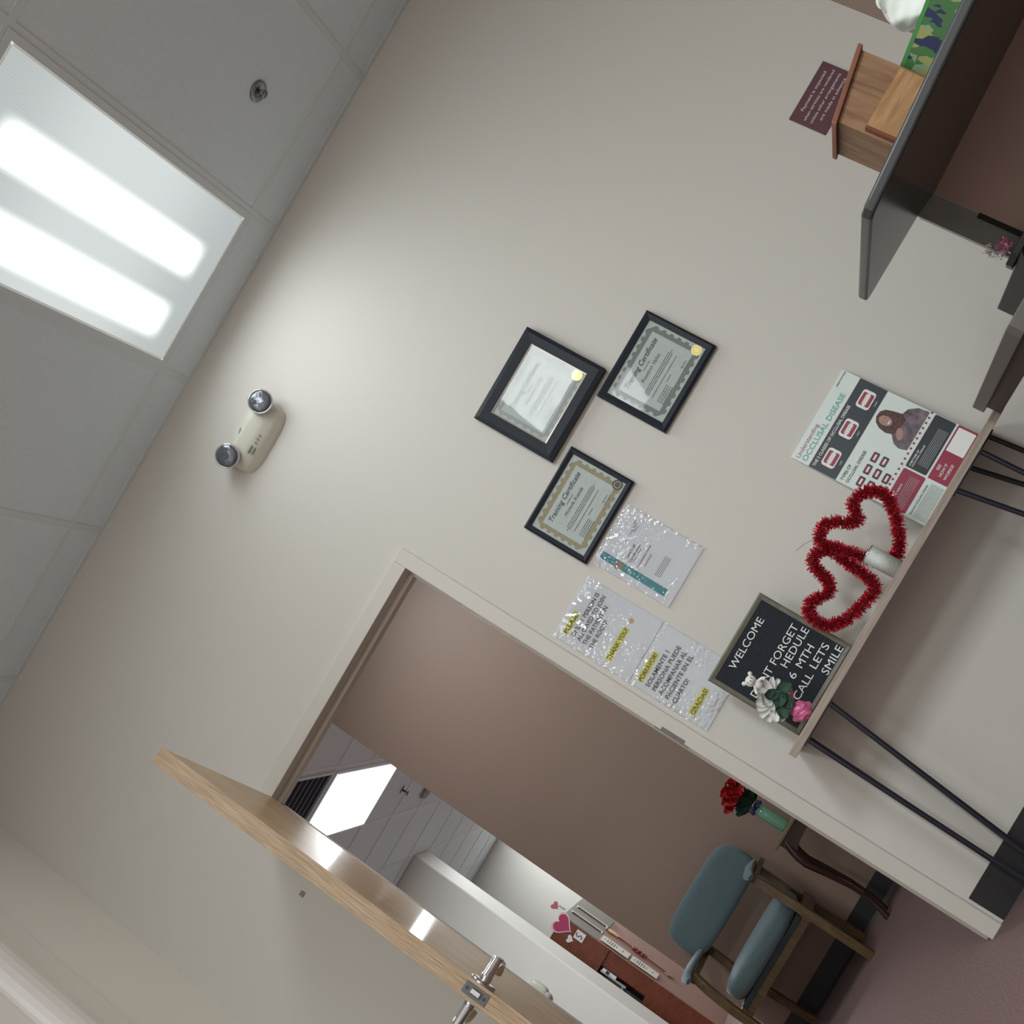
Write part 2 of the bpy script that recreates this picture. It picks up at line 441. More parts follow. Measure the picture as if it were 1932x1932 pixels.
def troffer(cx, cy, label, power=LAMP_W, lx=0.5486, ly=1.163, col=(0.95, 0.985, 1.0), spread=180, lens=None):
    t = thing('ceiling_light', label, 'ceiling light', (cx, cy, CEIL), 'recessed fluorescent ceiling lights')
    hx, hy = lx / 2, ly / 2
    fr = B()
    for a in ((-hx - 0.022, hx + 0.022, -hy - 0.022, -hy), (-hx - 0.022, hx + 0.022, hy, hy + 0.022), (-hx - 0.022, -hx, -hy, hy), (hx, hx + 0.022, -hy, hy)):
        fr.box(cx + a[0], cx + a[1], cy + a[2], cy + a[3], CEIL - 0.006, CEIL - 0.0031)
    fr.build('frame', TEE, t)
    rm = B()
    for a in ((-hx, hx, -hy, -hy + 0.007), (-hx, hx, hy - 0.007, hy), (-hx, -hx + 0.007, -hy, hy), (hx - 0.007, hx, -hy, hy)):
        rm.box(cx + a[0], cx + a[1], cy + a[2], cy + a[3], CEIL - 0.0075, CEIL - 0.006)
    rm.build('lens_rim', LRIM, t)
    le = B().box(cx - hx, cx + hx, cy - hy, cy + hy, CEIL - 0.006, CEIL - 0.0035)
    le.build('lens', lens or LENS, t)
    ld = bpy.data.lights.new('lamp_light', 'AREA'); ld.shape = 'RECTANGLE'; ld.size = lx - 0.03; ld.size_y = ly - 0.05
    ld.energy = power; ld.color = col; ld.spread = math.radians(spread)
    lo = bpy.data.objects.new('lamp_light', ld); COL.objects.link(lo); lo.parent = t; lo.location = (0, 0, -0.012)
    return t
troffer(0.45, -0.79, 'bright ceiling light with two glowing tubes, nearest to the wall of certificates', power=LAMP_W * 0.30, spread=168)
troffer(1.06, -3.50, 'ceiling light reflected in the glass of the certificate frames', power=LAMP_W * 2.3)
troffer(-0.55, -3.50, 'added fill light over the middle of the office, nearest to the white door', power=LAMP_W * 0.85)  # lamp added out of view to brighten the left wall
troffer(1.35, -5.65, 'ceiling light furthest from the wall of certificates', power=LAMP_W * 1.45)
troffer(-0.65, -5.65, 'added fill light beside the one furthest from the certificates', power=LAMP_W * 1.7)  # unseen lamp, added as frontal fill for the lower walls
troffer(-2.08, 4.275, 'white ceiling light seen through the doorway beside the dark air grille', power=LAMP_W * 5.6, lens=LENS_B)
troffer(-0.45, 1.25, 'hallway ceiling light above the teal armchair, just inside the doorway', power=LAMP_W * 0.80)
troffer(-1.75, 7.3, 'added far room light out of sight, nearer than the reception hutch', power=LAMP_W * 1.1)  # added behind the brown wall to brighten the hutch front and side
troffer(-2.45, 9.35, 'added far room light out of sight, close to the white end wall', power=LAMP_W * 2.2, ly=0.95)  # made-up lamp kept out of sight, brightens the far end wall

# ================================================================== ON THE CEILING
def Vv(*a): return Vector(a)
t = thing('sprinkler_head', 'small chrome sprinkler on the ceiling tile right of the big light', 'sprinkler', (1.069, -0.469, CEIL), 'fire sprinkler heads')
B().lathe([(0.0, 0), (0.036, 0), (0.034, -0.006), (0.020, -0.008), (0.018, -0.004), (0.0, -0.004)], (1.069, -0.469, CEIL), 24).build('escutcheon', mat('dull_chrome', (0.30, 0.32, 0.34), 0.4, metal=1.0), t)
b = B(); b.tube([(1.069, -0.469, CEIL - 0.004), (1.069, -0.469, CEIL - 0.014)], 0.008, 10)
for s in (-1, 1): b.tube([(1.069 + s * 0.007, -0.469, CEIL - 0.02), (1.069 + s * 0.012, -0.469, CEIL - 0.022), (1.069 + s * 0.002, -0.469, CEIL - 0.029)], 0.0025, 6)
b.build('sprinkler_body', MATS['dull_chrome'], t)
b = B()
b.lathe([(0, 0), (0.013, 0), (0.013, 0.0015), (0, 0.0015)], (1.069, -0.469, CEIL - 0.030), 16)
b.build('deflector', MATS['dull_chrome'], t)

# air grille, sprinkler, detector in the far room
t = thing('air_vent', 'dark slatted air grille in the ceiling beyond the doorway', 'air vent', (-2.08, 3.32, CEIL))
B().box(-2.37, -1.80, 3.04, 3.60, CEIL - 0.003, CEIL - 0.0005).build('backing', mat('duct_black', (0.012, 0.014, 0.02), 0.8), t)
b = B()
for k in range(7):
    yy = 3.08 + k * 0.08
    b.box(-2.37, -1.80, yy - 0.004, yy + 0.004, CEIL - 0.014, CEIL - 0.003)
b.build('slat', mat('grille_blue_grey', (0.16, 0.19, 0.24), 0.5, metal=0.3), t)
b = B()
for a in ((-2.39, -1.78, 3.02, 3.04), (-2.39, -1.78, 3.60, 3.62), (-2.39, -2.37, 3.04, 3.60), (-1.80, -1.78, 3.04, 3.60)): b.box(*a, CEIL - 0.012, CEIL - 0.002)
b.build('frame', TEE, t)
t = thing('sprinkler_head', 'dark sprinkler on the far room ceiling near the white light', 'sprinkler', (-2.105, 5.33, CEIL), 'fire sprinkler heads')
B().lathe([(0, 0), (0.036, 0), (0.034, -0.007), (0.016, -0.01), (0, -0.01)], (-2.105, 5.33, CEIL), 20).build('escutcheon', MATS['dull_chrome'], t)
b = B().tube([(-2.105, 5.33, CEIL - 0.008), (-2.105, 5.33, CEIL - 0.05)], 0.009, 10).lathe([(0, 0), (0.022, 0), (0.022, 0.003), (0, 0.003)], (-2.105, 5.33, CEIL - 0.055), 16)
b.build('sprinkler_body', mat('dark_bronze', (0.05, 0.05, 0.05), 0.4, metal=0.8), t)
t = thing('smoke_detector', 'round grey smoke detector on the far room ceiling', 'smoke detector', (-2.187, 5.97, CEIL))
B().lathe([(0, 0), (0.07, 0), (0.068, -0.012), (0.058, -0.016)], (-2.187, 5.97, CEIL), 28).build('mounting_plate', mat('grey_plastic', (0.30, 0.31, 0.30), 0.5), t)
B().lathe([(0.058, -0.016), (0.056, -0.036), (0.03, -0.046), (0, -0.047)], (-2.187, 5.97, CEIL), 28).build('cover', MATS['grey_plastic'], t)

# ================================================================== EMERGENCY LIGHT
t = thing('emergency_light', 'white twin head emergency light high on the wall below the ceiling', 'emergency light', (0.108, -0.001, 2.74))
WARMW = mat('ivory_plastic', (0.66, 0.67, 0.58), 0.4)
def emb(u, v):
    # half-oval housing: broad flat sloping top, bulged belly
    x = -0.018 + 0.252 * u
    e = math.sqrt(max(0.0, 1 - (2 * u - 1) ** 4))
    prof = [(0.0, 2.816), (-0.030, 2.815), (-0.034, 2.812), (-0.068, 2.769), (-0.068, 2.765), (-0.058, 2.725), (-0.038, 2.695), (-0.014, 2.680), (0.0, 2.676)]
    k = v * (len(prof) - 1); i = min(int(k), len(prof) - 2); fr_ = k - i
    y = prof[i][0] * (1 - fr_) + prof[i + 1][0] * fr_; z = prof[i][1] * (1 - fr_) + prof[i + 1][1] * fr_
    zc = 2.752
    return Vector((x, y * (0.25 + 0.75 * e) - 0.001, zc + (z - zc) * (0.45 + 0.55 * e)))
b = B().grid(emb, 28, 28)
b.build('housing', WARMW, t)
for lx_, lz, tilt in ((0.222, 2.757, 0.06), (0.006, 2.762, -0.12)):
    Ml = Matrix.Translation((lx_, -0.085, lz)) @ Matrix.Rotation(tilt, 4, 'Z') @ Matrix.Rotation(math.radians(104), 4, 'X')
    hd = B().lathe([(0.0, -0.055), (0.024, -0.052), (0.036, -0.035), (0.0425, -0.012), (0.0425, 0.0), (0.039, 0.002), (0.038, -0.002)], (0, 0, 0), 32, M=Ml)
    hd = hd.build('lamp_head', CHROME, t)
    dome = B().lathe([(0.0382, -0.001), (0.037, 0.003), (0.028, 0.006), (0.014, 0.008), (0.0, 0.0085)], (0, 0, 0), 32, M=Ml)
    dome.build('lamp_lens', mat('lamp_lens_glass', (0.13, 0.145, 0.18), 0.12, metal=0.4, bump=0.9, bscale=60, coat=1.0), hd)
    nk = B().tube([Ml @ Vector((0, 0, -0.05)), Vector((lx_, -0.045, lz - 0.01))], 0.012, 10)
    nk.build('swivel_neck', WARMW, hd)
b = B()
b.box(0.052, 0.083, -0.0712, -0.0695, 2.712, 2.716)
b = B()
b.rect(0.060, 0.084, 2.718, 2.7215, -0.0505).rect(0.060, 0.084, 2.708, 2.7115, -0.0435)
b = B()
b.box(0.050, 0.078, -0.0575, -0.050, 2.714, 2.719).box(0.052, 0.076, -0.0515, -0.044, 2.703, 2.708)
for x_ in (0.092, 0.106, 0.120): b.tube([(x_, -0.050, 2.712), (x_, -0.0555, 2.712)], 0.0035, 8)
b.build('indicator_panel', mat('indicator_grey', (0.25, 0.26, 0.23), 0.5), t)
b = B(); b.box(0.096, 0.110, -0.0575, -0.054, 2.785, 2.787).box(0.088, 0.106, -0.0635, -0.0600, 2.7775, 2.7800)
b.build('rating_mark', MATS['indicator_grey'], t)

# ================================================================== CERTIFICATES
def frame_sides(b, x0, x1, z0, z1, wd, y0, y1, lip=0.004):
    # four mitred mouldings with an inner step
    O = [(x0, z0), (x1, z0), (x1, z1), (x0, z1)]
    I = [(x0 + wd, z0 + wd), (x1 - wd, z0 + wd), (x1 - wd, z1 - wd), (x0 + wd, z1 - wd)]
    c = wd * 0.32
    Mo = [(x0 + c, z0 + c), (x1 - c, z0 + c), (x1 - c, z1 - c), (x0 + c, z1 - c)]
    vs = []
    for pts, y in ((O, y0), (O, y1 + 0.004), (Mo, y1), (I, y1 + lip), (I, y0)):
        vs += [Vector((p[0], y, p[1])) for p in pts]
    fs = []
    for r in range(4):
        for i in range(4):
            j = (i + 1) % 4
            fs.append((r * 4 + i, r * 4 + j, (r + 1) * 4 + j, (r + 1) * 4 + i))
    for i in range(4):
        j = (i + 1) % 4; fs.append((16 + i, 16 + j, j, i))
    b.add(vs, fs); return b
def scallop_border(b, x0, x1, z0, z1, wo, y, n=(15, 11)):
    # wavy ornamental band
    out = []; inn = []
    def wave(k, t_): return wo * (0.95 + 0.24 * math.sin(t_ * 2.0 * PI * k) + 0.08 * math.sin(t_ * 6.0 * PI * k))
    N = 90
    for (ax, az, bx, bz, k) in ((x0, z0, x1, z0, n[0]), (x1, z0, x1, z1, n[1]), (x1, z1, x0, z1, n[0]), (x0, z1, x0, z0, n[1])):
        L = math.hypot(bx - ax, bz - az); dx, dz = (bx - ax) / L, (bz - az) / L; nx, nz = dz, -dx
        for i in range(N):
            u = i / N; q = wave(k / 2, u); tw = min(1, u * L / wo, 1)
            out.append((ax + dx * L * u + nx * q * 0.80, az + dz * L * u + nz * q * 0.80))
            inn.append((ax + dx * L * u - nx * q * 0.0, az + dz * L * u - nz * q * 0.0))
    m_ = len(out)
    vs = [Vector((p[0], y, p[1])) for p in out] + [Vector((p[0], y, p[1])) for p in inn]
    b.add(vs, [(i, (i + 1) % m_, (i + 1) % m_ + m_, i + m_) for i in range(m_)])
    return b
def certificate(name_line, outer, wd, label, border_mat, seal_mat, depth, lip=False, paper=None, title_x=None, sheen=True):
    x0, x1, z0, z1 = outer
    t = thing('framed_certificate', label, 'certificate', ((x0 + x1) / 2, -0.001, z0), 'framed training certificates on the wall')
    fb = B(); frame_sides(fb, x0, x1, z0, z1, wd, -0.001, -depth); fb.build('frame', FRAMEK, t)
    ix0, ix1, iz0, iz1 = x0 + wd, x1 - wd, z0 + wd, z1 - wd
    if lip:
        lb = B(); frame_sides(lb, ix0 - 0.001, ix1 + 0.001, iz0 - 0.001, iz1 + 0.001, 0.005, -0.002, -depth + 0.003, 0.001)
        lb.build('silver_fillet', mat('silver_fillet', (0.62, 0.56, 0.50), 0.3, metal=0.7), t)
        ix0 += 0.004; ix1 -= 0.004; iz0 += 0.004; iz1 -= 0.004
    yp = -depth + 0.008
    pb = B().box(ix0 - 0.002, ix1 + 0.002, yp, yp + 0.003, iz0 - 0.002, iz1 + 0.002)
    pp = pb.build('certificate', PAPER, t)
    W_, H_ = ix1 - ix0, iz1 - iz0
    m_ = 0.115 * min(W_, H_) if not lip else 0.085 * H_
    bd = B(); scallop_border(bd, ix0 + m_ * 1.15, ix1 - m_ * 1.15, iz0 + m_ * 1.15, iz1 - m_ * 1.15, m_ * 0.95, yp - 0.0003)
    bd.build('ornamental_border', border_mat, pp)
    cx = (ix0 + ix1) / 2; y = yp - 0.0006
    tb = B()
    tb.text('Training Certificate', cx, iz1 - H_ * 0.27, H_ * 0.085, y, width=W_ * 0.68, bold=0.012, shear=0.28, align='C')
    tb.build('printed_title', GREYINK, pp); tb = B()
    tb.text(name_line, cx, iz1 - H_ * 0.43, H_ * 0.058, y, width=W_ * 0.40, shear=0.4, align='C')
    tb.dashes(cx - W_ * 0.07, cx + W_ * 0.07, iz1 - H_ * 0.335, H_ * 0.012, y, seed=3)
    for k, (zz, ww) in enumerate(((0.53, 0.30), (0.56, 0.34), (0.59, 0.31), (0.665, 0.30), (0.735, 0.05))):
        tb.dashes(cx - W_ * ww, cx + W_ * ww * 0.9, iz1 - H_ * zz, H_ * 0.011, y, seed=k + 11)
    for k in range(4):
        tb.dashes(ix0 + W_ * 0.19, ix0 + W_ * 0.42, iz0 + H_ * (0.235 - 0.033 * k), H_ * 0.011, y, seed=k + 31)
    tb.text('Meg Fischer', ix1 - W_ * 0.34, iz0 + H_ * 0.165, H_ * 0.03, y, width=W_ * 0.12, shear=0.4)
    tb.dashes(ix1 - W_ * 0.34, ix1 - W_ * 0.20, iz0 + H_ * 0.125, H_ * 0.010, y, seed=77)
    tb.build('printed_text', GREYINK, pp)
    sb = B().disc(ix1 - W_ * 0.06, iz0 + H_ * 0.115, H_ * 0.085, yp - 0.0012, 48, scal=0.05, waves=12)
    so = sb.build('seal', seal_mat, pp)
    B().add([Vector((ix1 - W_ * 0.06 + H_ * 0.055 * r_ * math.cos(i * PI / 12), yp - 0.0016, iz0 + H_ * 0.115 + H_ * 0.055 * r_ * math.sin(i * PI / 12))) for r_ in (1.0, 0.88) for i in range(24)],
            [(i, (i + 1) % 24, (i + 1) % 24 + 24, i + 24) for i in range(24)]).build('embossed_ring', mat('seal_ring', (0.5, 0.42, 0.2), 0.4, metal=0.5), so)
    gb = B().box(ix0 - 0.001, ix1 + 0.001, -depth + 0.0045, -depth + 0.006, iz0 - 0.001, iz1 + 0.001)
    gb.build('glass', GLASS, t)
    # a hanging frame leans out a little at the top
    t.rotation_euler = (math.radians(0.5), 0, 0)
    return t
SILVERB = mat('grey_scroll_border', (0.24, 0.26, 0.25), 0.7, var=0.15, vscale=300)
TANB = mat('tan_scroll_border', (0.38, 0.34, 0.22), 0.7, var=0.15, vscale=300)
DKSEAL = mat('dark_seal', (0.06, 0.065, 0.07), 0.4)
SILV2 = mat('pale_border', (0.42, 0.46, 0.44), 0.7)
certificate('Roselynn Valles', (0.534, 0.875, 1.785, 2.083), 0.042, 'certificate with gold seal in the widest black frame, topmost on the wall', SILV2, GOLD, 0.034, lip=True)
certificate('Roselynn Valles', (0.789, 1.101, 1.516, 1.767), 0.0235, 'black framed certificate with grey border and gold seal, the one furthest right', SILVERB, GOLD, 0.022)
certificate('Michelle Ruesda', (0.312, 0.610, 1.522, 1.755), 0.0185, 'black framed certificate with tan border and dark seal, the lowest one', TANB, DKSEAL, 0.020)

# ------------------------------------------------------------------ sheets in plastic sleeves
SLEEVE = clear_sheet('clear_sleeve', 0.07, 0.01, 1.3)
def sleeve_fn(x0, x1, z0, z1, seed, amp=0.0026, y0=-0.0042):
    from mathutils import noise
    def fn(u, v):
        x = x0 + (x1 - x0) * u; z = z0 + (z1 - z0) * v
        p = Vector((x * 26 + seed, z * 15, seed))
        n = noise.noise(p) + 0.4 * noise.noise(p * 2.7 + Vector((3, 1, 2)))
        q = Vector((x * 95, z * 120, seed)); mk = max(0.12, min(1, 0.35 + 2.2 * noise.noise(Vector((x * 11 + z * 7, z * 9 - x * 4, seed * 2)))))
        cr = (noise.noise(q) + 0.5 * noise.noise(q * 2.1)) * mk
        e = min(1, 8 * u, 8 * (1 - u), 10 * v, 10 * (1 - v))
        ripple = 0.0008 * math.sin(z * 260 + 3 * noise.noise(p)) * max(0, 1 - 7 * min(u, 1 - u))
        return Vector((x + ripple * 0.6, min(-0.0034, y0 - amp * (0.5 + n * 0.5) * (0.25 + 0.75 * e) + ripple * 0.5 + 0.0011 * cr), z))
    return fn
# certification sheet
x0, x1, z0, z1 = 0.326, 0.542, 1.229, 1.511
t = thing('plastic_sleeve_certificate', 'certification sheet with teal ribbon in a wrinkled clear plastic sleeve', 'certificate', ((x0 + x1) / 2, -0.001, z0))
sh = B().box(x0 + 0.003, x1 - 0.004, -0.0025, -0.0012, z0 + 0.003, z1 - 0.006).build('paper', WPAPER, t)
B().prism([(0.350, 1.262), (0.374, 1.262), (0.3765, 1.496), (0.3525, 1.498)], -0.0029, -0.0025, axis='y').build('ribbon', mat('teal_print', (0.03, 0.27, 0.31), 0.6), sh)
so = B().disc(0.3605, 1.431, 0.0145, -0.0033, 40, scal=0.03, waves=20).build('seal', mat('bronze_seal', (0.30, 0.20, 0.14), 0.5), sh)
tb = B()
tb.text('CareCredit', 0.393, 1.4185, 0.0085, -0.0027, width=0.050, bold=0.01).text('Certification', 0.388, 1.4035, 0.0085, -0.0027, width=0.062, bold=0.01)
tb.dashes(0.392, 0.44, 1.397, 0.002, -0.0027, seed=1)
tb.text('Compassionate Dental', 0.384, 1.375, 0.0075, -0.0027, width=0.080).text('Front Desk', 0.400, 1.358, 0.0075, -0.0027, width=0.042)
for k in range(4): tb.dashes(0.392, 0.46, 1.318 - k * 0.0055, 0.0018, -0.0027, seed=k)
tb.build('printed_text', INK, sh)
lb = B()
lb.text('CareCredit', 0.425, 1.448, 0.010, -0.0027, width=0.056)
for k in range(3):
    lb.prism([(0.492 - k * 0.010, 1.462 - k * 0.004), (0.516 - k * 0.006, 1.458 - k * 0.010), (0.500 - k * 0.012, 1.452 - k * 0.006)], -0.0029, -0.0026, axis='y')
lb.build('printed_logo', mat('pale_blue_grey_ink', (0.42, 0.52, 0.58), 0.6), sh)
B().grid(sleeve_fn(x0, x1, z0, z1, 3.3), 120, 150).build('sleeve', SLEEVE, t)

def visitor_sign(x0, x1, z0, z1, lines, label, seed, seal=False):
    t = thing('notice_sheet', label, 'notice', ((x0 + x1) / 2, -0.001, z0), 'one visitor rule notices')
    sh = B().box(x0 + 0.001, x1 - 0.001, -0.0022, -0.001, z0 + 0.001, z1 - 0.001).build('paper', WPAPER, t)
    hb = B(); tb = B()
    for s_, x, z, w_, hi in lines:
        B().text(s_, x, z, 0.0142, -0.0027, width=w_, bold=0.014).build('printed_line', INK, sh)
        if hi: B().rect(x - 0.003, x + w_ + 0.003, z - 0.004, z + 0.018, -0.0026).build('highlight', YELLOW, sh)

    if seal: B().disc(0.2345, 1.310, 0.0085, -0.0028, 28, scal=0.03, waves=14).build('gold_sticker', mat('gold_sticker', (0.50, 0.40, 0.16), 0.45), sh)
    B().grid(sleeve_fn(x0 - 0.002, x1 + 0.001, z0, z1, seed, amp=0.0028, y0=-0.0042), 120, 150).build('sleeve', SLEEVE, t)
visitor_sign(0.070, 0.284, 1.2215, 1.497, [
    ('PLEASE!', 0.096, 1.462, 0.072, True), ('ONLY 1 PERSON IS', 0.098, 1.437, 0.156, False), ('ALLOWED TO JOIN', 0.096, 1.415, 0.160, False),
    ('THE PATIENT IN', 0.095, 1.393, 0.137, False), ('THE ROOM!', 0.096, 1.370, 0.098, False), ('THANK YOU!', 0.096, 1.304, 0.110, True)],
    'laminated white notice in English starting with PLEASE, upper of two beside the door', 11.0, seal=True)
visitor_sign(0.070, 0.284, 0.945, 1.2205, [
    ('PORFAVOR!', 0.092, 1.187, 0.096, True), ('SOLAMENTE 1', 0.089, 1.160, 0.124, False), ('PERSONA PUEDE', 0.089, 1.137, 0.155, False),
    ('ACOMPANAR AL', 0.089, 1.114, 0.150, False), ('PACIENTE EN EL', 0.089, 1.091, 0.150, False), ('CUARTO!', 0.089, 1.066, 0.082, False), ('GRACIAS!', 0.090, 1.003, 0.085, True)],
    'laminated white notice in Spanish starting with PORFAVOR, lower of two beside the door', 27.0)

# maroon payment sign
t = thing('payment_sign', 'small maroon payment policy sign with white lettering on the wall', 'sign', (1.943, -0.001, 1.565))
sg = B().box(1.838, 2.048, -0.005, -0.001, 1.560, 1.687).build('plaque', mat('maroon_plastic', (0.125, 0.050, 0.066), 0.45), t, bevel=0.001)
tb = B()
for k, (s_, w_, xo) in enumerate((('Payment is expected', 0.142, 0.006), ('when services are rendered', 0.182, 0.0), ('unless other arrangements', 0.178, 0.0), ('are made in advance', 0.150, 0.006))):
    tb.text(s_, 1.943 + xo, 1.6585 - k * 0.022, 0.0105, -0.0052, width=w_, align='C')
tb.build('lettering', mat('white_paint', (0.78, 0.74, 0.74), 0.6), t)
# small patch behind the open door
tag(B().box(-1.076, -1.060, -0.004, 0.0, 1.770, 1.786).build('wall_anchor', mat('beige_plastic', (0.30, 0.25, 0.20), 0.5), bevel=0.001), 'tiny brown square plug on the wall left of the open door', 'wall plug')

# ================================================================== CONSOLE TABLE
t = thing('console_table', 'narrow grey oak console table on black hairpin legs against the wall', 'table', (0.705, -0.16, 0))
B().box(0.164, 1.246, -0.315, -0.006, 0.6885, 0.7108).build('table_top', SHELFW, t, bevel=0.0012)
def hairpin(pa, pb, ra, rb, plate):
    b = B()
    A0, A1, B1, B0 = Vector(pa), Vector(ra), Vector(rb), Vector(pb)
    mid = (A1 + B1) / 2
    path = [A0, A0.lerp(A1, 0.5), A1]
    for k in range(1, 6):
        u = k / 6; path.append(A1.lerp(B1, u) + Vector((0, 0, -0.020 * math.sin(PI * u))))
    path += [B1, B0.lerp(B1, 0.5), B0]
    b.tube(path, 0.0078, 10)
    b.box(*plate, 0.6835, 0.6885)
    b.build('leg', BLACKM, t, bevel=0)
hairpin((0.337, -0.300, 0.686), (0.223, -0.300, 0.686), (0.259, -0.30, 0.028), (0.203, -0.30, 0.028), (0.205, 0.350, -0.31, -0.27))
hairpin((0.330, -0.045, 0.686), (0.212, -0.045, 0.686), (0.250, -0.045, 0.028), (0.186, -0.045, 0.028), (0.195, 0.345, -0.065, -0.025))
hairpin((0.999, -0.300, 0.686), (1.120, -0.300, 0.686), (1.094, -0.30, 0.028), (1.126, -0.30, 0.028), (0.985, 1.135, -0.31, -0.27))
hairpin((1.118, -0.045, 0.686), (1.222, -0.045, 0.686), (1.236, -0.045, 0.028), (1.274, -0.045, 0.028), (1.105, 1.24, -0.065, -0.025))

# letter board
TT = 0.7108
t = thing('letter_board', 'felt letter board reading WELCOME in an olive grey frame on the console', 'letter board', (0.357, -0.14, TT))
YB = -0.145
fb = B(); frame_sides(fb, 0.2095, 0.5045, TT, 1.008, 0.0155, YB + 0.02, YB, 0.003); fb.build('frame', mat('olive_grey_wood', (0.155, 0.150, 0.115), 0.55, var=0.12, vscale=40), t)
fb = B()
x0, x1, z0, z1 = 0.224, 0.490, TT + 0.014, 0.9945
n = 54
prof = []
for i in range(n):
    a = z0 + (z1 - z0) * i / n; h_ = (z1 - z0) / n
    prof += [(YB + 0.007, a), (YB + 0.0045, a + h_ * 0.15), (YB + 0.0045, a + h_ * 0.7), (YB + 0.007, a + h_ * 0.85)]
prof += [(YB + 0.007, z1)]
vs = [Vector((x, p[0], p[1])) for x in (x0, x1) for p in prof]; k = len(prof)
fb.add(vs, [(i, i + k, i + 1 + k, i + 1) for i in range(k - 1)])
fb.box(x0, x1, YB + 0.008, YB + 0.018, z0, z1)
fb.build('felt_board', mat('charcoal_felt', (0.030, 0.040, 0.052), 0.9), t)
yl = YB + 0.004
def ln(s_, x, z, w_): B().text(s_, x, z, 0.0230, yl, width=w_, depth=0.0015).build('lettering', mat('white_letters', (0.82, 0.86, 0.86), 0.45), t)
ln('WELCOME', 0.275, 0.9560, 0.167)
ln('DONT', 0.238, 0.8640, 0.096); ln('FORGET', 0.347, 0.8645, 0.128)
ln('HEDULE', 0.356, 0.8345, 0.126)
ln('6', 0.339, 0.8005, 0.017); ln('MTH', 0.377, 0.7985, 0.070)
ln('CALL', 0.294, 0.7610, 0.084); ln('LETS', 0.395, 0.7645, 0.077)
ln('SMILE', 0.397, 0.7290, 0.089)

# poster
YP = -0.055
PX0, PX1, PZ1 = 0.908, 1.2125, 1.1445
PTOT = PZ1 - TT
lean = math.atan2(0.045, PTOT)
PMx = Matrix.Translation((PX0, YP, TT + 0.0006)) @ Matrix.Rotation(-lean, 4, 'X')
t = thing('dental_poster', 'upright poster titled Understanding Occlusal Disease leaning on the wall', 'poster', (1.06, YP, TT))
PH = math.hypot(PTOT, 0.045); PW = PX1 - PX0
sh = B().box(0, PW, 0.0, 0.003, 0, PH, M=PMx).build('board', mat('poster_white', (0.70, 0.80, 0.77), 0.35), t)
S_ = PH / 0.44
class Each:
    # every printed block becomes a part of its own
    def __init__(s, name, m_): s.n = name; s.m = m_
    def rect(s, *a, **k): B().rect(*a, **k).build(s.n, s.m, sh)
    def rrect(s, *a, **k): B().rrect(*a, **k).build(s.n, s.m, sh)
def pr(name, m_, fn, parent=None, y=-0.0004, each=False):
    if each: fn(Each(name, m_), y); return
    b = B(); fn(b, y); return b.build(name, m_, parent or sh)
NAVY = mat('poster_charcoal', (0.020, 0.030, 0.042), 0.4); CRIM = mat('poster_crimson', (0.30, 0.022, 0.062), 0.4)
PWH = mat('poster_pure_white', (0.80, 0.84, 0.82), 0.4); TEAL = mat('poster_teal', (0.10, 0.42, 0.36), 0.4)
# header band, content and footer blocks; z measured down from the top edge
def T(z): return PH - z
def f1(b, y):
    b.rect(0.0, PW, T(0.150), T(0.060), y, M=PMx)
    b.rrect(0.130, PW - 0.001, T(0.368), T(0.303), 0.005, y, M=PMx)
pr('dark_panel', NAVY, f1, each=True)
def f2(b, y):
    b.rrect(0.128, PW - 0.0, T(0.436), T(0.374), 0.004, y, M=PMx)
    b.rrect(0.004, 0.124, T(0.372), T(0.303), 0.005, y, M=PMx)
pr('crimson_panel', CRIM, f2, each=True)
def f3(b, y):
    for i in range(3):
        cx = 0.052 + i * 0.1005; b.rrect(cx - 0.029, cx + 0.029, T(0.128), T(0.086), 0.009, y, M=PMx)
pr('tooth_card', PWH, f3, y=-0.0008, each=True)
def f4(b, y):
    for i in range(3):
        cx = 0.052 + i * 0.1005
        for s_, zc in ((1, 0.097), (-1, 0.117)):
            b.rrect(cx - 0.021, cx + 0.021, T(zc + 0.0075), T(zc - 0.0065), 0.005, y, M=PMx)
pr('gum_print', CRIM, f4, y=-0.0012, each=True)
def f5(b, y):
    for i in range(3):
        cx = 0.052 + i * 0.1005
        for k in range(6):
            for zc in (0.1035, 0.1115):
                b.rrect(cx - 0.0165 + k * 0.0056, cx - 0.0117 + k * 0.0056, T(zc + 0.003), T(zc - 0.0035), 0.0015, y, M=PMx, n=2)
pr('teeth_print', PWH, f5, y=-0.0016)
def f6(b, y):
    pos = [(0.044, 0.215), (0.083, 0.203), (0.122, 0.190), (0.044, 0.240), (0.083, 0.229), (0.122, 0.215), (0.083, 0.256), (0.044, 0.266)]
    for i in range(3):
        for j in range(3):
            if i == 2 and j == 2: continue
            x = 0.030 + i * 0.041; z = 0.216 + j * 0.030
            b.rrect(x - 0.0155, x + 0.0155, T(z + 0.0095), T(z - 0.0095), 0.0035, y, M=PMx)
pr('dark_tooth_tile', NAVY, f6, y=-0.0006, each=True)
def f7(b, y):
    for i in range(3):
        for j in range(3):
            if i == 2 and j == 2: continue
            x = 0.030 + i * 0.041; z = 0.216 + j * 0.030
            b.rrect(x - 0.0115, x + 0.0115, T(z + 0.0065), T(z - 0.0065), 0.003, y, M=PMx, n=2)
pr('gum_print', CRIM, f7, y=-0.001, each=True)
def f8(b, y):
    for i in range(3):
        for j in range(3):
            if i == 2 and j == 2: continue
            x = 0.030 + i * 0.041; z = 0.216 + j * 0.030
            b.rect(x - 0.009, x + 0.009, T(z + 0.003), T(z - 0.0025), y, M=PMx)
pr('teeth_print', PWH, f8, y=-0.0014, each=True)
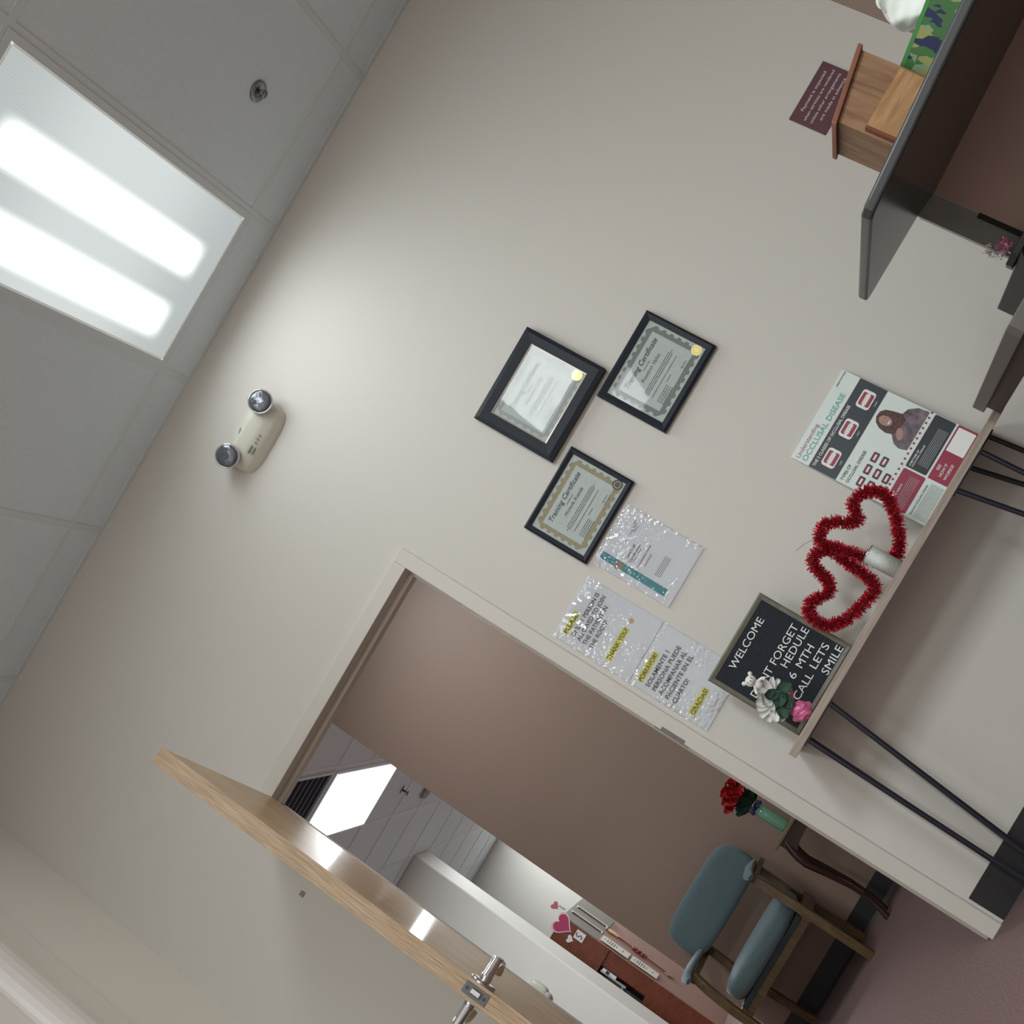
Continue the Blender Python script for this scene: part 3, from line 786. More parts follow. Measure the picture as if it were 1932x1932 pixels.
def f9(b, y):
    for k in range(18): b.disc(0.010 + k * 0.0172, T(0.292), 0.0036, y, 14, M=PMx)
pr('dotted_line', CRIM, f9, y=-0.0005)
def tx(m_, items, y=-0.0008, name='printed_text'):
    for s_, x, z, h_, w_, bo in items:
        B().text(s_, x, T(z), h_, y, width=w_, bold=bo, M=PMx, depth=0.0003).build('printed_line', m_, sh)
tx(mat('poster_pink_ink', (0.34, 0.05, 0.13), 0.4), [('Understanding', 0.008, 0.0245, 0.0135, 0.116, 0.0)])
tx(TEAL, [('OCCLUSAL DISEASE', 0.008, 0.0475, 0.0165, 0.232, 0.01)])
tx(INK, [('clearcorrect', 0.250, 0.013, 0.007, 0.052, 0.005), ('TYPES OF', 0.008, 0.170, 0.0095, 0.052, 0.01), ('OCCLUSAL DISEASE', 0.008, 0.187, 0.0095, 0.108, 0.01),
         ('TREATING OCCLUSAL DISEASE', 0.008, 0.388, 0.006, 0.100, 0.01)])
tx(PWH, [('THE 3 CLASSES OF OCCLUSAL DISEASE', 0.008, 0.0775, 0.0095, 0.208, 0.015), ('CLASS I', 0.045, 0.1405, 0.0045, 0.014, 0), ('CLASS II', 0.145, 0.1405, 0.0045, 0.015, 0), ('CLASS III', 0.245, 0.1405, 0.0045, 0.017, 0),
         ('SYMPTOMS OF', 0.136, 0.316, 0.0055, 0.052, 0.01), ('OCCLUSAL DISEASE', 0.136, 0.324, 0.0055, 0.072, 0.01), ('CAUSES OF', 0.010, 0.316, 0.0055, 0.040, 0.01), ('OCCLUSAL DISEASE', 0.010, 0.324, 0.0055, 0.068, 0.01),
         ('SEE', 0.160, 0.391, 0.0088, 0.018, 0.01), ('HOW IT', 0.146, 0.406, 0.0088, 0.042, 0.01), ('WORKS!', 0.142, 0.422, 0.0088, 0.050, 0.01)])
b = B()
for k in range(7): b.dashes(0.150, 0.270, T(0.333 + k * 0.0046), 0.0014, -0.0008, M=PMx, seed=k)
for k in range(6): b.dashes(0.012, 0.110, T(0.333 + k * 0.0052), 0.0014, -0.0008, M=PMx, seed=k + 9)
b.build('fine_print', mat('poster_faint_white', (0.45, 0.45, 0.47), 0.5), sh)
b = B()
for k in range(9): b.dashes(0.008, 0.118, T(0.395 + k * 0.0046), 0.0013, -0.0008, M=PMx, seed=k + 40)
b.build('fine_print', GREYINK, sh)
B().rrect(0.222, 0.298, T(0.432), T(0.379), 0.002, -0.0009, M=PMx).build('blank_square', PWH, sh)
# printed portrait: dark haired smiling person holding hands to the chest
def blob(name, m_, pts, y):
    b = B(); b.add([PMx @ Vector((p[0], y, T(p[1]))) for p in pts], [tuple(range(len(pts)))]); return b.build(name, m_, sh)
def ell(cx, cz, rx, rz, n=22, rot=0):
    return [(cx + rx * math.cos(2 * PI * i / n) * math.cos(rot) - rz * math.sin(2 * PI * i / n) * math.sin(rot), cz + rx * math.cos(2 * PI * i / n) * math.sin(rot) + rz * math.sin(2 * PI * i / n) * math.cos(rot)) for i in range(n)]
blob('portrait_jacket', mat('print_plum', (0.15, 0.115, 0.145), 0.5, var=0.6, vscale=45), [(0.172, 0.285), (0.166, 0.262), (0.172, 0.242), (0.196, 0.222), (0.225, 0.214), (0.252, 0.216), (0.282, 0.228), (0.298, 0.252), (0.301, 0.286)], -0.0006)
blob('portrait_hair', mat('print_auburn', (0.085, 0.036, 0.032), 0.5, var=0.5, vscale=120), [(0.196, 0.228), (0.190, 0.205), (0.195, 0.182), (0.206, 0.166), (0.222, 0.158), (0.240, 0.160), (0.252, 0.172), (0.258, 0.195), (0.262, 0.222), (0.250, 0.238), (0.224, 0.236)], -0.0009)
blob('portrait_face', mat('print_skin', (0.42, 0.25, 0.20), 0.5), ell(0.222, 0.188, 0.0145, 0.0205), -0.0012)
blob('portrait_hand', MATS['print_skin'], ell(0.205, 0.243, 0.019, 0.010, rot=-0.5), -0.0013)
blob('portrait_smile', PWH, ell(0.222, 0.1995, 0.0065, 0.0020), -0.0015)
blob('portrait_eye', INK, ell(0.2165, 0.1835, 0.0018, 0.0012, 8), -0.0015); blob('portrait_eye', INK, ell(0.2275, 0.1835, 0.0018, 0.0012, 8), -0.0015)
# ------------------------------------------------------------------ tinsel double heart
HR = [(0.815, 0.871), (0.789, 0.902), (0.769, 0.937), (0.733, 0.944), (0.709, 0.922), (0.717, 0.881), (0.732, 0.813), (0.744, 0.772), (0.770, 0.738), (0.800, 0.738), (0.852, 0.771), (0.888, 0.805), (0.912, 0.843), (0.904, 0.880), (0.877, 0.903), (0.842, 0.902)]
HL = [(0.603, 0.840), (0.627, 0.857), (0.636, 0.889), (0.648, 0.917), (0.668, 0.926), (0.693, 0.918), (0.705, 0.895), (0.702, 0.855), (0.694, 0.800), (0.688, 0.760), (0.675, 0.738), (0.652, 0.739), (0.619, 0.744), (0.576, 0.755), (0.543, 0.772), (0.518, 0.798), (0.513, 0.832), (0.524, 0.860), (0.549, 0.868), (0.578, 0.852)]
def smooth_closed(pts, y, per=7):
    out = []; n = len(pts)
    for i in range(n):
        p0, p1, p2, p3 = pts[i - 1], pts[i], pts[(i + 1) % n], pts[(i + 2) % n]
        for k in range(per):
            u = k / per
            q = [0.5 * (2 * p1[a] + (p2[a] - p0[a]) * u + (2 * p0[a] - 5 * p1[a] + 4 * p2[a] - p3[a]) * u * u + (3 * p1[a] - p0[a] - 3 * p2[a] + p3[a]) * u ** 3) for a in (0, 1)]
            out.append(Vector((q[0], y, q[1])))
    return out
t = thing('tinsel_hearts', 'red tinsel decoration of two joined hearts standing on the console table', 'decoration', (0.70, -0.19, TT))
wire = B(); tin = B(); core = B()
for pts, y in ((HR, -0.200), (HL, -0.182)):
    path = smooth_closed(pts, y); wire.tube(path, 0.0022, 6, closed=True); core.tube(path, 0.0055, 8, closed=True)
    n = len(path)
    for i in range(n):
        tg = (path[(i + 1) % n] - path[i - 1]).normalized(); sp_ = (path[(i + 1) % n] - path[i]).length
        a = tg.cross(Vector((0, 1, 0))).normalized(); c_ = a.cross(tg)
        for k in range(int(6.0 * sp_ / 0.001) + 1):
            th = rnd.uniform(0, 2 * PI); d = (a * math.cos(th) + c_ * math.sin(th) + tg * rnd.uniform(-0.55, 0.55)).normalized()
            o = path[i] + tg * rnd.uniform(0, sp_)
            l = rnd.uniform(0.014, 0.0250); wv = d.cross(Vector((rnd.uniform(-1, 1), rnd.uniform(-1, 1), rnd.uniform(-1, 1)))).normalized() * 0.0015
            bend = Vector((rnd.uniform(-1, 1), rnd.uniform(-1, 1), rnd.uniform(-1, 1))) * 0.0035
            p0 = o + d * 0.003; p1 = o + d * l * 0.6 + bend; p2 = o + d * l
            tin.add([p0 - wv, p0 + wv, p1 + wv, p1 - wv, p2 + wv * 0.8 + bend * 0.3, p2 - wv * 0.8 + bend * 0.3], [(0, 1, 2, 3), (3, 2, 4, 5)])
wire.build('wire_frame', DARKP, t)
core.build('tinsel_core', mat('deep_red_foil', (0.12, 0.006, 0.012), 0.5, metal=0.3), t)
fo = tin.build('tinsel_foil', mat('red_foil', (0.62, 0.035, 0.065), 0.25, metal=0.6), t); fo['kind'] = 'stuff'
b = B()
for p, q in (((0.79, 0.90), (0.80, 0.935)), ((0.72, 0.92), (0.70, 0.955)), ((0.80, 0.88), (0.835, 0.865)), ((0.70, 0.955), (0.655, 0.975)), ((0.77, 0.90), (0.79, 0.875))):
    b.tube([(p[0], -0.20, p[1]), ((p[0] + q[0]) / 2 + 0.004, -0.203, (p[1] + q[1]) / 2), (q[0], -0.205, q[1])], 0.0006, 4)
b.build('loose_strand', mat('dark_red_thread', (0.10, 0.02, 0.03), 0.6), t)
# silver glitter cylinder
t = thing('glitter_vase', 'silver glitter cylinder in front of the red tinsel hearts', 'vase', (0.741, -0.262, TT))
GLIT = mat('silver_glitter', (0.66, 0.72, 0.70), 0.34, metal=0.5, bump=1.0, bscale=600, var=0.25, vscale=600)
Mt = Matrix.Translation((0.741, -0.262, TT))
B().lathe([(0.0, 0.0005), (0.0265, 0.0005), (0.0265, 0.090), (0.0245, 0.090), (0.0245, 0.004), (0.0, 0.004)], (0, 0, 0), 40, M=Mt).build('glitter_body', GLIT, t)
B().lathe([(0.0265, 0.0895), (0.0272, 0.0905), (0.0268, 0.0925), (0.0243, 0.0925), (0.0243, 0.0895)], (0, 0, 0), 40, M=Mt).build('rim', CHROME, t)

# ------------------------------------------------------------------ white flower with a little bear in a pink wrapped pot
t = thing('bear_flower_pick', 'white silk flower with small white teddy bear in a pink wrapped base', 'decoration', (0.280, -0.272, TT))
PINK = mat('pink_foil', (0.72, 0.17, 0.36), 0.32, bump=0.8, bscale=60)
PET = mat('white_petal', (0.74, 0.77, 0.74), 0.7, sheen=0.2); LEAF = mat('dark_leaf', (0.012, 0.05, 0.028), 0.6, bump=0.5, bscale=120)
from mathutils import noise
def crumple(c, r, seed, amp):
    b = B(); b.ball(c, r, 14)
    b.v = [tuple(Vector(v) + (Vector(v) - Vector(c)).normalized() * amp * (noise.noise(Vector(v) * 90 + Vector((seed, 0, 0))))) for v in b.v]
    b.sm = [False] * len(b.f)
    return b
crumple((0.280, -0.272, 0.7395), (0.0285, 0.0285, 0.0275), 3, 0.011).build('wrapped_base', PINK, t)
b = B()
def neckfn(u, v):
    a = 2 * PI * u; r = 0.006 + 0.017 * v * v + 0.004 * math.sin(9 * a) * v
    return Vector((0.282 + r * math.cos(a) + 0.010 * v, -0.272 + r * math.sin(a), 0.762 + 0.026 * v + 0.004 * math.sin(5 * a) * v))
b.grid(neckfn, 40, 6, smooth=False); b.build('wrapper_ruffle', PINK, t)
B().tube([(0.283, -0.272, 0.765), (0.280, -0.270, 0.80), (0.276, -0.268, 0.84)], 0.0022, 8).build('stem', LEAF, t)
def petal(b, base, tip, wd, cup, seed, thick=0.0):
    base, tip = Vector(base), Vector(tip); d = tip - base; L = d.length; d.normalize()
    s_ = d.cross(Vector((0, -1, 0.2))).normalized(); n_ = s_.cross(d)
    def fn(u, v):
        w_ = wd * math.sin(PI * min(1, 0.12 + 0.80 * v)) ** 0.7 * (u - 0.5)
        return base + d * L * v + s_ * w_ + n_ * (cup * math.sin(PI * v) - cup * 1.2 * (2 * u - 1) ** 2 + 0.0022 * noise.noise(Vector((u * 5, v * 6, seed))))
    b.grid(fn, 8, 8); return b
fc = (0.262, -0.285, 0.824)
tips = [(0.300, -0.277, 0.862), (0.318, -0.274, 0.850), (0.322, -0.272, 0.832), (0.272, -0.290, 0.868), (0.252, -0.300, 0.858), (0.232, -0.292, 0.850), (0.219, -0.290, 0.838),
        (0.207, -0.286, 0.820), (0.208, -0.284, 0.796), (0.232, -0.284, 0.765), (0.221, -0.294, 0.778), (0.244, -0.302, 0.800), (0.262, -0.305, 0.850), (0.240, -0.305, 0.830)]
for i, tp in enumerate(tips):
    b = B(); petal(b, fc, tp, 0.030 if i not in (1, 2) else 0.022, -0.006, i); b.build('petal', PET, t)
for i, (bs, tp, wd) in enumerate((((0.290, -0.296, 0.816), (0.262, -0.302, 0.838), 0.032), ((0.292, -0.296, 0.815), (0.330, -0.300, 0.800), 0.036), ((0.290, -0.298, 0.816), (0.262, -0.306, 0.790), 0.040), ((0.282, -0.298, 0.806), (0.240, -0.304, 0.764), 0.040), ((0.286, -0.298, 0.808), (0.276, -0.304, 0.764), 0.038))):
    b = B(); petal(b, bs, tp, wd, -0.004, i + 50); b.build('leaf', LEAF, t)
BEAR = mat('white_resin', (0.78, 0.80, 0.76), 0.45)
b = B(); b.ball((0.278, -0.292, 0.894), (0.0165, 0.014, 0.0150), 16).ball((0.2785, -0.305, 0.8900), (0.0075, 0.007, 0.006), 12)
hd = b.build('bear_head', BEAR, t)
for x_ in (0.2620, 0.2945):
    B().ball((x_, -0.291, 0.9055), (0.0062, 0.004, 0.0062), 12).build('bear_ear', BEAR, hd)
for x_ in (0.2705, 0.2860): B().ball((x_, -0.3045, 0.8965), 0.0016, 8).build('eye', INK, hd)
B().ball((0.2785, -0.3115, 0.8925), (0.0024, 0.0016, 0.0019), 8).build('nose', INK, hd)
b = B(); b.ball((0.280, -0.288, 0.872), (0.012, 0.011, 0.013), 14)
b.tube([(0.286, -0.292, 0.877), (0.300, -0.298, 0.872), (0.306, -0.302, 0.863)], [0.005, 0.0045, 0.005], 10).tube([(0.273, -0.292, 0.877), (0.262, -0.298, 0.868), (0.258, -0.302, 0.860)], [0.005, 0.0045, 0.005], 10)
b.build('bear_body', BEAR, t)
B().ball((0.304, -0.292, 0.792), (0.0035, 0.003, 0.006), 8).build('flower_bud', PET, t)

# ================================================================== RECEPTION DESK
DESKK = mat('black_laminate', (0.020, 0.022, 0.024), 0.38, bump=0.15, bscale=500)
t = thing('reception_desk', 'tall reception desk with black counter top and brown front panel', 'desk', (1.5, -1.1, 0))
cnt = B().prism([(1.180, -1.405), (1.190, -1.425), (1.205, -1.4355), (2.18, -2.055), (2.18, -0.80), (1.486, -0.80), (1.428, -0.832), (1.410, -0.884), (1.195, -0.885), (1.182, -0.895)], 1.067, 1.090)
cnt.build('counter_top', mat('black_counter', (0.042, 0.047, 0.050), 0.25), t, bevel=0.006, seg=3)
B().prism([(1.412, -0.884), (1.486, -0.848), (1.60, -0.88), (1.60, -0.84), (1.486, -0.81), (1.425, -0.835)], 0.845, 1.067).build('end_panel', mat('grey_laminate', (0.36, 0.37, 0.35), 0.5), t)
B().prism([(1.488, -0.851), (2.18, -1.230), (2.18, -1.19), (1.50, -0.822)], 0.845, 1.067).build('front_panel', mat('brown_laminate', (0.36, 0.22, 0.175), 0.45), t)
B().prism([(1.4735, -0.8580), (1.4885, -0.8515), (1.489, -0.848), (1.474, -0.853)], 0.845, 0.955).build('dark_strip', DARKP, t)  # narrow black strip along the border of end and front panel
B().prism([(1.388, -0.900), (1.410, -0.925), (2.18, -1.36), (2.18, -0.82), (1.41, -0.82)], 0.829, 0.8445).build('shelf', DARKP, t, bevel=0.001)
B().prism([(1.196, -0.380), (1.117, -1.350), (1.125, -1.368), (2.18, -2.04), (2.18, -0.372), (1.205, -0.372)], 0.728, 0.760).build('work_top', mat('dark_grey_laminate', (0.115, 0.11, 0.10), 0.45), t, bevel=0.002)
B().prism([(1.212, -0.385), (1.140, -1.340), (2.18, -2.005), (2.18, -1.97), (1.165, -1.325), (1.24, -0.385)], 0.690, 0.728).build('apron', mat('dark_walnut', (0.035, 0.018, 0.016), 0.5), t)
B().box(2.10, 2.17, -1.85, -0.42, 0.0, 0.728).build('pedestal', MATS['dark_walnut'], t)
B().box(2.10, 2.17, -1.20, -0.90, 0.760, 0.829).build('riser', DARKP, t)
B().box(2.10, 2.17, -1.05, -0.88, 0.8445, 1.067).build('support_panel', DARKP, t)

t = thing('printer', 'low dark printer on the desk top under the black counter', 'printer', (1.55, -0.70, 0.760))
B().prism([(-0.90, 0.7602), (-0.90, 0.786), (-0.925, 0.800), (-0.975, 0.8265), (-0.55, 0.8265), (-0.55, 0.7602)], 1.402, 1.78, axis='x').build('printer_body', DARKP, t, bevel=0.003)
B().box(1.45, 1.72, -0.906, -0.899, 0.768, 0.774).build('paper_slot', BLACKM, t)

# pink and silver tinsel on the shelf end
t = thing('tinsel_garland', 'pink and silver tinsel sprig on the shelf end under the counter', 'decoration', (1.405, -0.91, 0.846))
pk = B(); sv = B()
for i in range(230):
    o = Vector((1.408 + rnd.uniform(0, 0.022), -0.905 + rnd.uniform(-0.012, 0.01), 0.853 + rnd.uniform(0, 0.024)))
    d = Vector((rnd.uniform(-1, 1), rnd.uniform(-1, 1), rnd.uniform(-0.05, 1))).normalized(); l = rnd.uniform(0.006, 0.012)
    wv = d.cross(Vector((rnd.random(), rnd.random(), rnd.random()))).normalized() * 0.0014
    pk.add([o - wv, o + wv, o + d * l + wv, o + d * l - wv], [(0, 1, 2, 3)])
for i in range(70):
    k = rnd.random()
    o = Vector((1.386 + 0.03 * rnd.random(), -0.912 + rnd.uniform(-0.01, 0.01), 0.856 + 0.038 * k))
    d = Vector((rnd.uniform(-1, 0.2), rnd.uniform(-1, 1), rnd.uniform(-0.3, 1))).normalized(); l = rnd.uniform(0.006, 0.013)
    wv = d.cross(Vector((rnd.random(), rnd.random(), rnd.random()))).normalized() * 0.0010
    sv.add([o - wv, o + wv, o + d * l + wv, o + d * l - wv], [(0, 1, 2, 3)])
a_ = pk.build('pink_foil_strip', mat('pink_tinsel', (0.80, 0.34, 0.52), 0.3, metal=0.25), t); a_['kind'] = 'stuff'
a_ = sv.build('silver_foil_strip', mat('silver_tinsel', (0.85, 0.82, 0.80), 0.25, metal=0.5), t); a_['kind'] = 'stuff'
B().tube([(1.412, -0.908, 0.8465), (1.415, -0.908, 0.862), (1.400, -0.912, 0.878), (1.388, -0.914, 0.892)], 0.0015, 6).build('wire', CHROME, t)

# wooden collection box
t = thing('wooden_box', 'honey oak box with a sloping lid on the black counter', 'box', (1.465, -1.17, 1.09))
bx0, bx1, by0, by1 = 1.388, 1.542, -1.250, -1.090
b = B(); b.prism([(bx0, 1.0902), (bx1, 1.0902), (bx1, 1.289), (bx0, 1.255)], by0, by1, axis='y'); bo = b.build('box_body', BOXW, t, bevel=0.0015)
b = B(); b.prism([(bx0 - 0.011, 1.2526), (bx1 + 0.007, 1.2895), (bx1 + 0.007, 1.3005), (bx0 - 0.011, 1.2636)], by0 - 0.009, by1 + 0.006, axis='y'); b.build('lid', mat('red_oak', (0.22, 0.085, 0.05), 0.45, var=0.2, vscale=30), t, bevel=0.002)
b = B(); b.box(1.399, 1.531, by0 - 0.016, by0, 1.0902, 1.197); b.build('front_pocket', wood('pale_oak', (0.28, 0.145, 0.055), (0.44, 0.26, 0.125), 0.5, (3, 14, 20)), t, bevel=0.001)
b = B(); b.box(1.3925, 1.399, by0 - 0.016, by0, 1.0902, 1.197); b.build('pocket_end', mat('rust_wood', (0.17, 0.045, 0.02), 0.5), t)

# tissue box
TM = Matrix.Translation((1.5444, -1.2258, 1.0902)) @ rotz(math.atan2(-0.76, 0.65))
def tissue_mat():
    mt = bpy.data.materials.new('leaf_print_card'); mt.use_nodes = True; nt = mt.node_tree; b_ = nt.nodes['Principled BSDF']
    tc = nt.nodes.new('ShaderNodeTexCoord'); mp = nt.nodes.new('ShaderNodeMapping'); mp.inputs['Rotation'].default_value = (0.3, 0.5, 0.4); mp.inputs['Scale'].default_value = (1, 1, 0.55)
    v = nt.nodes.new('ShaderNodeTexVoronoi'); v.inputs['Scale'].default_value = 46; v.distance = 'MINKOWSKI'; v.inputs['Exponent'].default_value = 0.9
    r = nt.nodes.new('ShaderNodeValToRGB'); cr = r.color_ramp; cr.interpolation = 'CONSTANT'
    cr.elements[0].color = (0.045, 0.15, 0.045, 1); cr.elements[1].position = 0.30; cr.elements[1].color = (0.27, 0.29, 0.10, 1)
    for p_, c_ in ((0.48, (0.015, 0.02, 0.075, 1)), (0.62, (0.20, 0.29, 0.17, 1)), (0.80, (0.05, 0.14, 0.045, 1)), (0.9, (0.015, 0.02, 0.075, 1))):
        e = cr.elements.new(p_); e.color = c_
    sp_ = nt.nodes.new('ShaderNodeSeparateColor')
    nt.links.new(tc.outputs['Object'], mp.inputs[0]); nt.links.new(mp.outputs[0], v.inputs['Vector'])
    nt.links.new(v.outputs['Color'], sp_.inputs[0]); nt.links.new(sp_.outputs[0], r.inputs[0]); nt.links.new(r.outputs[0], b_.inputs['Base Color'])
    b_.inputs['Roughness'].default_value = 0.45
    return mt
t = thing('tissue_box', 'green leaf patterned tissue box on the black counter behind the oak box', 'tissue box', TM @ Vector((0.115, 0.055, 0)))
B().box(0, 0.23, 0, 0.11, 0, 0.116, M=TM).build('carton', tissue_mat(), t, bevel=0.001)
B().box(-0.0004, 0.2304, -0.0004, 0.0, 0.108, 0.1164, M=TM).build('green_top_edge', mat('leaf_green', (0.05, 0.22, 0.055), 0.5), t)
def tis(u, v):
    a = (u - 0.5) * 2
    q = 1 - abs(a) ** 2.2
    x = 0.115 + a * (0.030 + 0.040 * math.sin(PI * min(1, v * 1.1)) ) ; z = 0.112 + 0.125 * v * (0.72 + 0.28 * q)
    y_ = 0.055 + 0.022 * math.sin(a * 5 + v * 3) * (0.3 + v) + 0.006 * noise.noise(Vector((u * 7, v * 7, 2)))
    return TM @ Vector((x, y_, z))
B().grid(tis, 26, 20).build('tissue', mat('tissue_white', (0.80, 0.84, 0.80), 0.9), t)

# ================================================================== HALLWAY FURNITURE
TEALF = mat('teal_upholstery', (0.125, 0.185, 0.205), 0.9, bump=0.6, bscale=700, var=0.08, vscale=200, sheen=0.3)
TEALD = mat('dark_piping', (0.03, 0.04, 0.05), 0.8)
t = thing('waiting_chair', 'teal padded armchair with oak legs against the brown hallway wall', 'chair', (-0.822, 2.13, 0))
cx = -0.822
for s_, nm in ((-1, 'L'), (1, 'R')):
    x_ = cx + s_ * 0.268
    # front leg rises and curves back under the arm
    path = [(x_, 1.885, 0.0), (x_, 1.882, 0.20), (x_ , 1.886, 0.38), (x_ - s_ * 0.006, 1.900, 0.50), (x_ - s_ * 0.012, 1.925, 0.585)]
    b = B()
    for k in range(len(path) - 1):
        (xa, ya, za), (xb, yb, zb_) = path[k], path[k + 1]
        w_ = 0.019
        vs = [Vector((xa - w_, ya - 0.02, za)), Vector((xa + w_, ya - 0.02, za)), Vector((xa + w_, ya + 0.02, za)), Vector((xa - w_, ya + 0.02, za)),
              Vector((xb - w_, yb - 0.02, zb_)), Vector((xb + w_, yb - 0.02, zb_)), Vector((xb + w_, yb + 0.02, zb_)), Vector((xb - w_, yb + 0.02, zb_))]
        b.add(vs, [(0, 1, 5, 4), (1, 2, 6, 5), (2, 3, 7, 6), (3, 0, 4, 7)] + ([(3, 2, 1, 0)] if k == 0 else []) + ([(4, 5, 6, 7)] if k == 3 else []))
    b.build('leg', CHAIRW, t, bevel=0)
    xr = cx + s_ * 0.228
    B().prism([(2.385, 0.0), (2.42, 0.0), (2.365, 0.40), (2.40, 0.585), (2.365, 0.585), (2.325, 0.40)], xr - 0.018, xr + 0.018, axis='x').build('leg', CHAIRW, t)
    # padded arm
    ap = [(cx + s_ * 0.268, 1.852, 0.590), (cx + s_ * 0.268, 1.88, 0.607), (cx + s_ * 0.262, 2.05, 0.610), (cx + s_ * 0.245, 2.30, 0.605)]
    B().tube(ap, [0.016, 0.030, 0.031, 0.028], 14, flat=0.62).build('arm_pad', TEALF, t)
    B().box(cx + s_ * 0.262 - 0.019, cx + s_ * 0.262 + 0.019, 1.90, 2.40, 0.565, 0.588).build('arm_rail', CHAIRW, t)
    B().box(cx + s_ * 0.250 - 0.012, cx + s_ * 0.250 + 0.012, 1.90, 2.39, 0.285, 0.34).build('side_rail', CHAIRW, t)
def cushion(b, x0, x1, y0, y1, z0, z1, ex=3.2, crown=0.0, taper=0.0):
    # super-ellipsoid pad
    cx_, cy_, cz_ = (x0 + x1) / 2, (y0 + y1) / 2, (z0 + z1) / 2
    a, b2, c = (x1 - x0) / 2, (y1 - y0) / 2, (z1 - z0) / 2
    def sg(v, p): return math.copysign(abs(v) ** p, v)
    vs = []; N, K = 40, 20
    for i in range(K + 1):
        ph = -PI / 2 + PI * i / K
        for j in range(N):
            th = 2 * PI * j / N; p = 2 / ex
            xx = a * sg(math.cos(ph), p) * sg(math.cos(th), p); zz = c * sg(math.cos(ph), p) * sg(math.sin(th), p); yy = b2 * sg(math.sin(ph), p)
            vs.append(Vector((cx_ + xx * (1 - taper * max(0, zz / c)), cy_ + yy + crown * (xx / a) ** 2, cz_ + zz)))
    b.add(vs, [(i * N + j, i * N + (j + 1) % N, (i + 1) * N + (j + 1) % N, (i + 1) * N + j) for i in range(K) for j in range(N)], True)
    return b
b = B(); cushion(b, cx - 0.275, cx + 0.275, 2.27, 2.37, 0.570, 0.800, 4.6, crown=-0.03, taper=0.06); b.build('backrest', TEALF, t)
B().box(cx - 0.235, cx + 0.235, 2.36, 2.385, 0.58, 0.72).build('back_panel', TEALD, t, bevel=0.01)
b = B(); cushion(b, cx - 0.252, cx + 0.252, 1.865, 2.36, 0.335, 0.455, 4.0); b.build('seat', TEALF, t)
B().box(cx - 0.235, cx + 0.235, 1.89, 2.34, 0.325, 0.345).build('seat_base', TEALD, t)
B().box(cx - 0.250, cx + 0.250, 1.905, 1.925, 0.285, 0.327).build('front_rail', CHAIRW, t)
B().box(cx - 0.235, cx + 0.235, 2.372, 2.392, 0.285, 0.34).build('back_rail', CHAIRW, t)

# side table with curved legs
t = thing('side_table', 'small side table with curved dark legs beside the teal armchair', 'side table', (-0.20, 2.195, 0))
B().box(-0.425, 0.02, 2.08, 2.31, 0.548, 0.566).build('table_top', mat('worn_gold_trim', (0.20, 0.16, 0.09), 0.45), t, bevel=0.003)
DKW = mat('dark_cherry', (0.045, 0.016, 0.012), 0.35)
B().prism([(-0.40, 0.548), (-0.40, 0.50), (-0.385, 0.470), (-0.33, 0.485), (-0.20, 0.492), (-0.07, 0.485), (-0.015, 0.470), (0.0, 0.50), (0.0, 0.548)], 2.095, 2.11, axis='y').build('apron', DKW, t)
for x_, s_ in ((-0.385, -1), (-0.02, 1)):
    for y_, q_ in ((2.115, -1), (2.275, 0)):
        B().tube([(x_ - s_ * 0.018, y_, 0.548), (x_ + s_ * 0.002, y_ + q_ * 0.006, 0.50), (x_ + s_ * 0.016, y_ + q_ * 0.016, 0.455), (x_ + s_ * 0.022, y_ + q_ * 0.018, 0.41), (x_ + s_ * 0.010, y_ + q_ * 0.010, 0.31), (x_ + s_ * 0.0, y_, 0.19), (x_ + s_ * 0.004, y_, 0.09), (x_ + s_ * 0.018, y_ + q_ * 0.01, 0.025), (x_ + s_ * 0.026, y_ + q_ * 0.012, 0.0)],
                 [0.018, 0.020, 0.019, 0.017, 0.0135, 0.010, 0.009, 0.014, 0.016], 12).build('leg', DKW, t)

# vase with red flowers
t = thing('flower_vase', 'green glass vase of red flowers on the small side table', 'vase', (-0.322, 2.17, 0.566))
Mt = Matrix.Translation((-0.322, 2.17, 0.5662))
GG = mat('green_glass', (0.26, 0.58, 0.40), 0.08, alpha=0.75, coat=1.0)
B().lathe([(0, 0.0), (0.030, 0.0), (0.032, 0.006), (0.031, 0.09), (0.029, 0.15), (0.027, 0.15), (0.029, 0.09), (0.029, 0.01), (0, 0.01)], (0, 0, 0), 24, M=Mt).build('glass_body', GG, t)
b = B()
for k in range(11):
    a = k * 2 * PI / 11; b.ball((-0.322 + 0.031 * math.cos(a), 2.17 + 0.031 * math.sin(a), 0.722 + 0.006 * (k % 3)), 0.010, 8)
b.build('blue_bead', mat('cobalt_glass', (0.02, 0.03, 0.20), 0.12, coat=1.0), t)
b = B(); b.lathe([(0.026, 0), (0.033, 0.004), (0.031, 0.010), (0.026, 0.012)], (-0.322, 2.17, 0.735), 20); b.build('wire_rim', CHROME, t)
for k in range(14):
    a = k * 2.4; r = 0.05 + 0.012 * (k % 3); bz = 0.745 + 0.004 * (k % 4)
    b = B(); petal(b, (-0.322, 2.17, bz), (-0.322 + (r + 0.02) * math.cos(a), 2.17 + r * math.sin(a), bz + 0.035 + 0.012 * (k % 4)), 0.036, -0.005, k); b.build('leaf', LEAF, t)
REDP = mat('red_petal', (0.50, 0.016, 0.022), 0.65)
k2 = 0
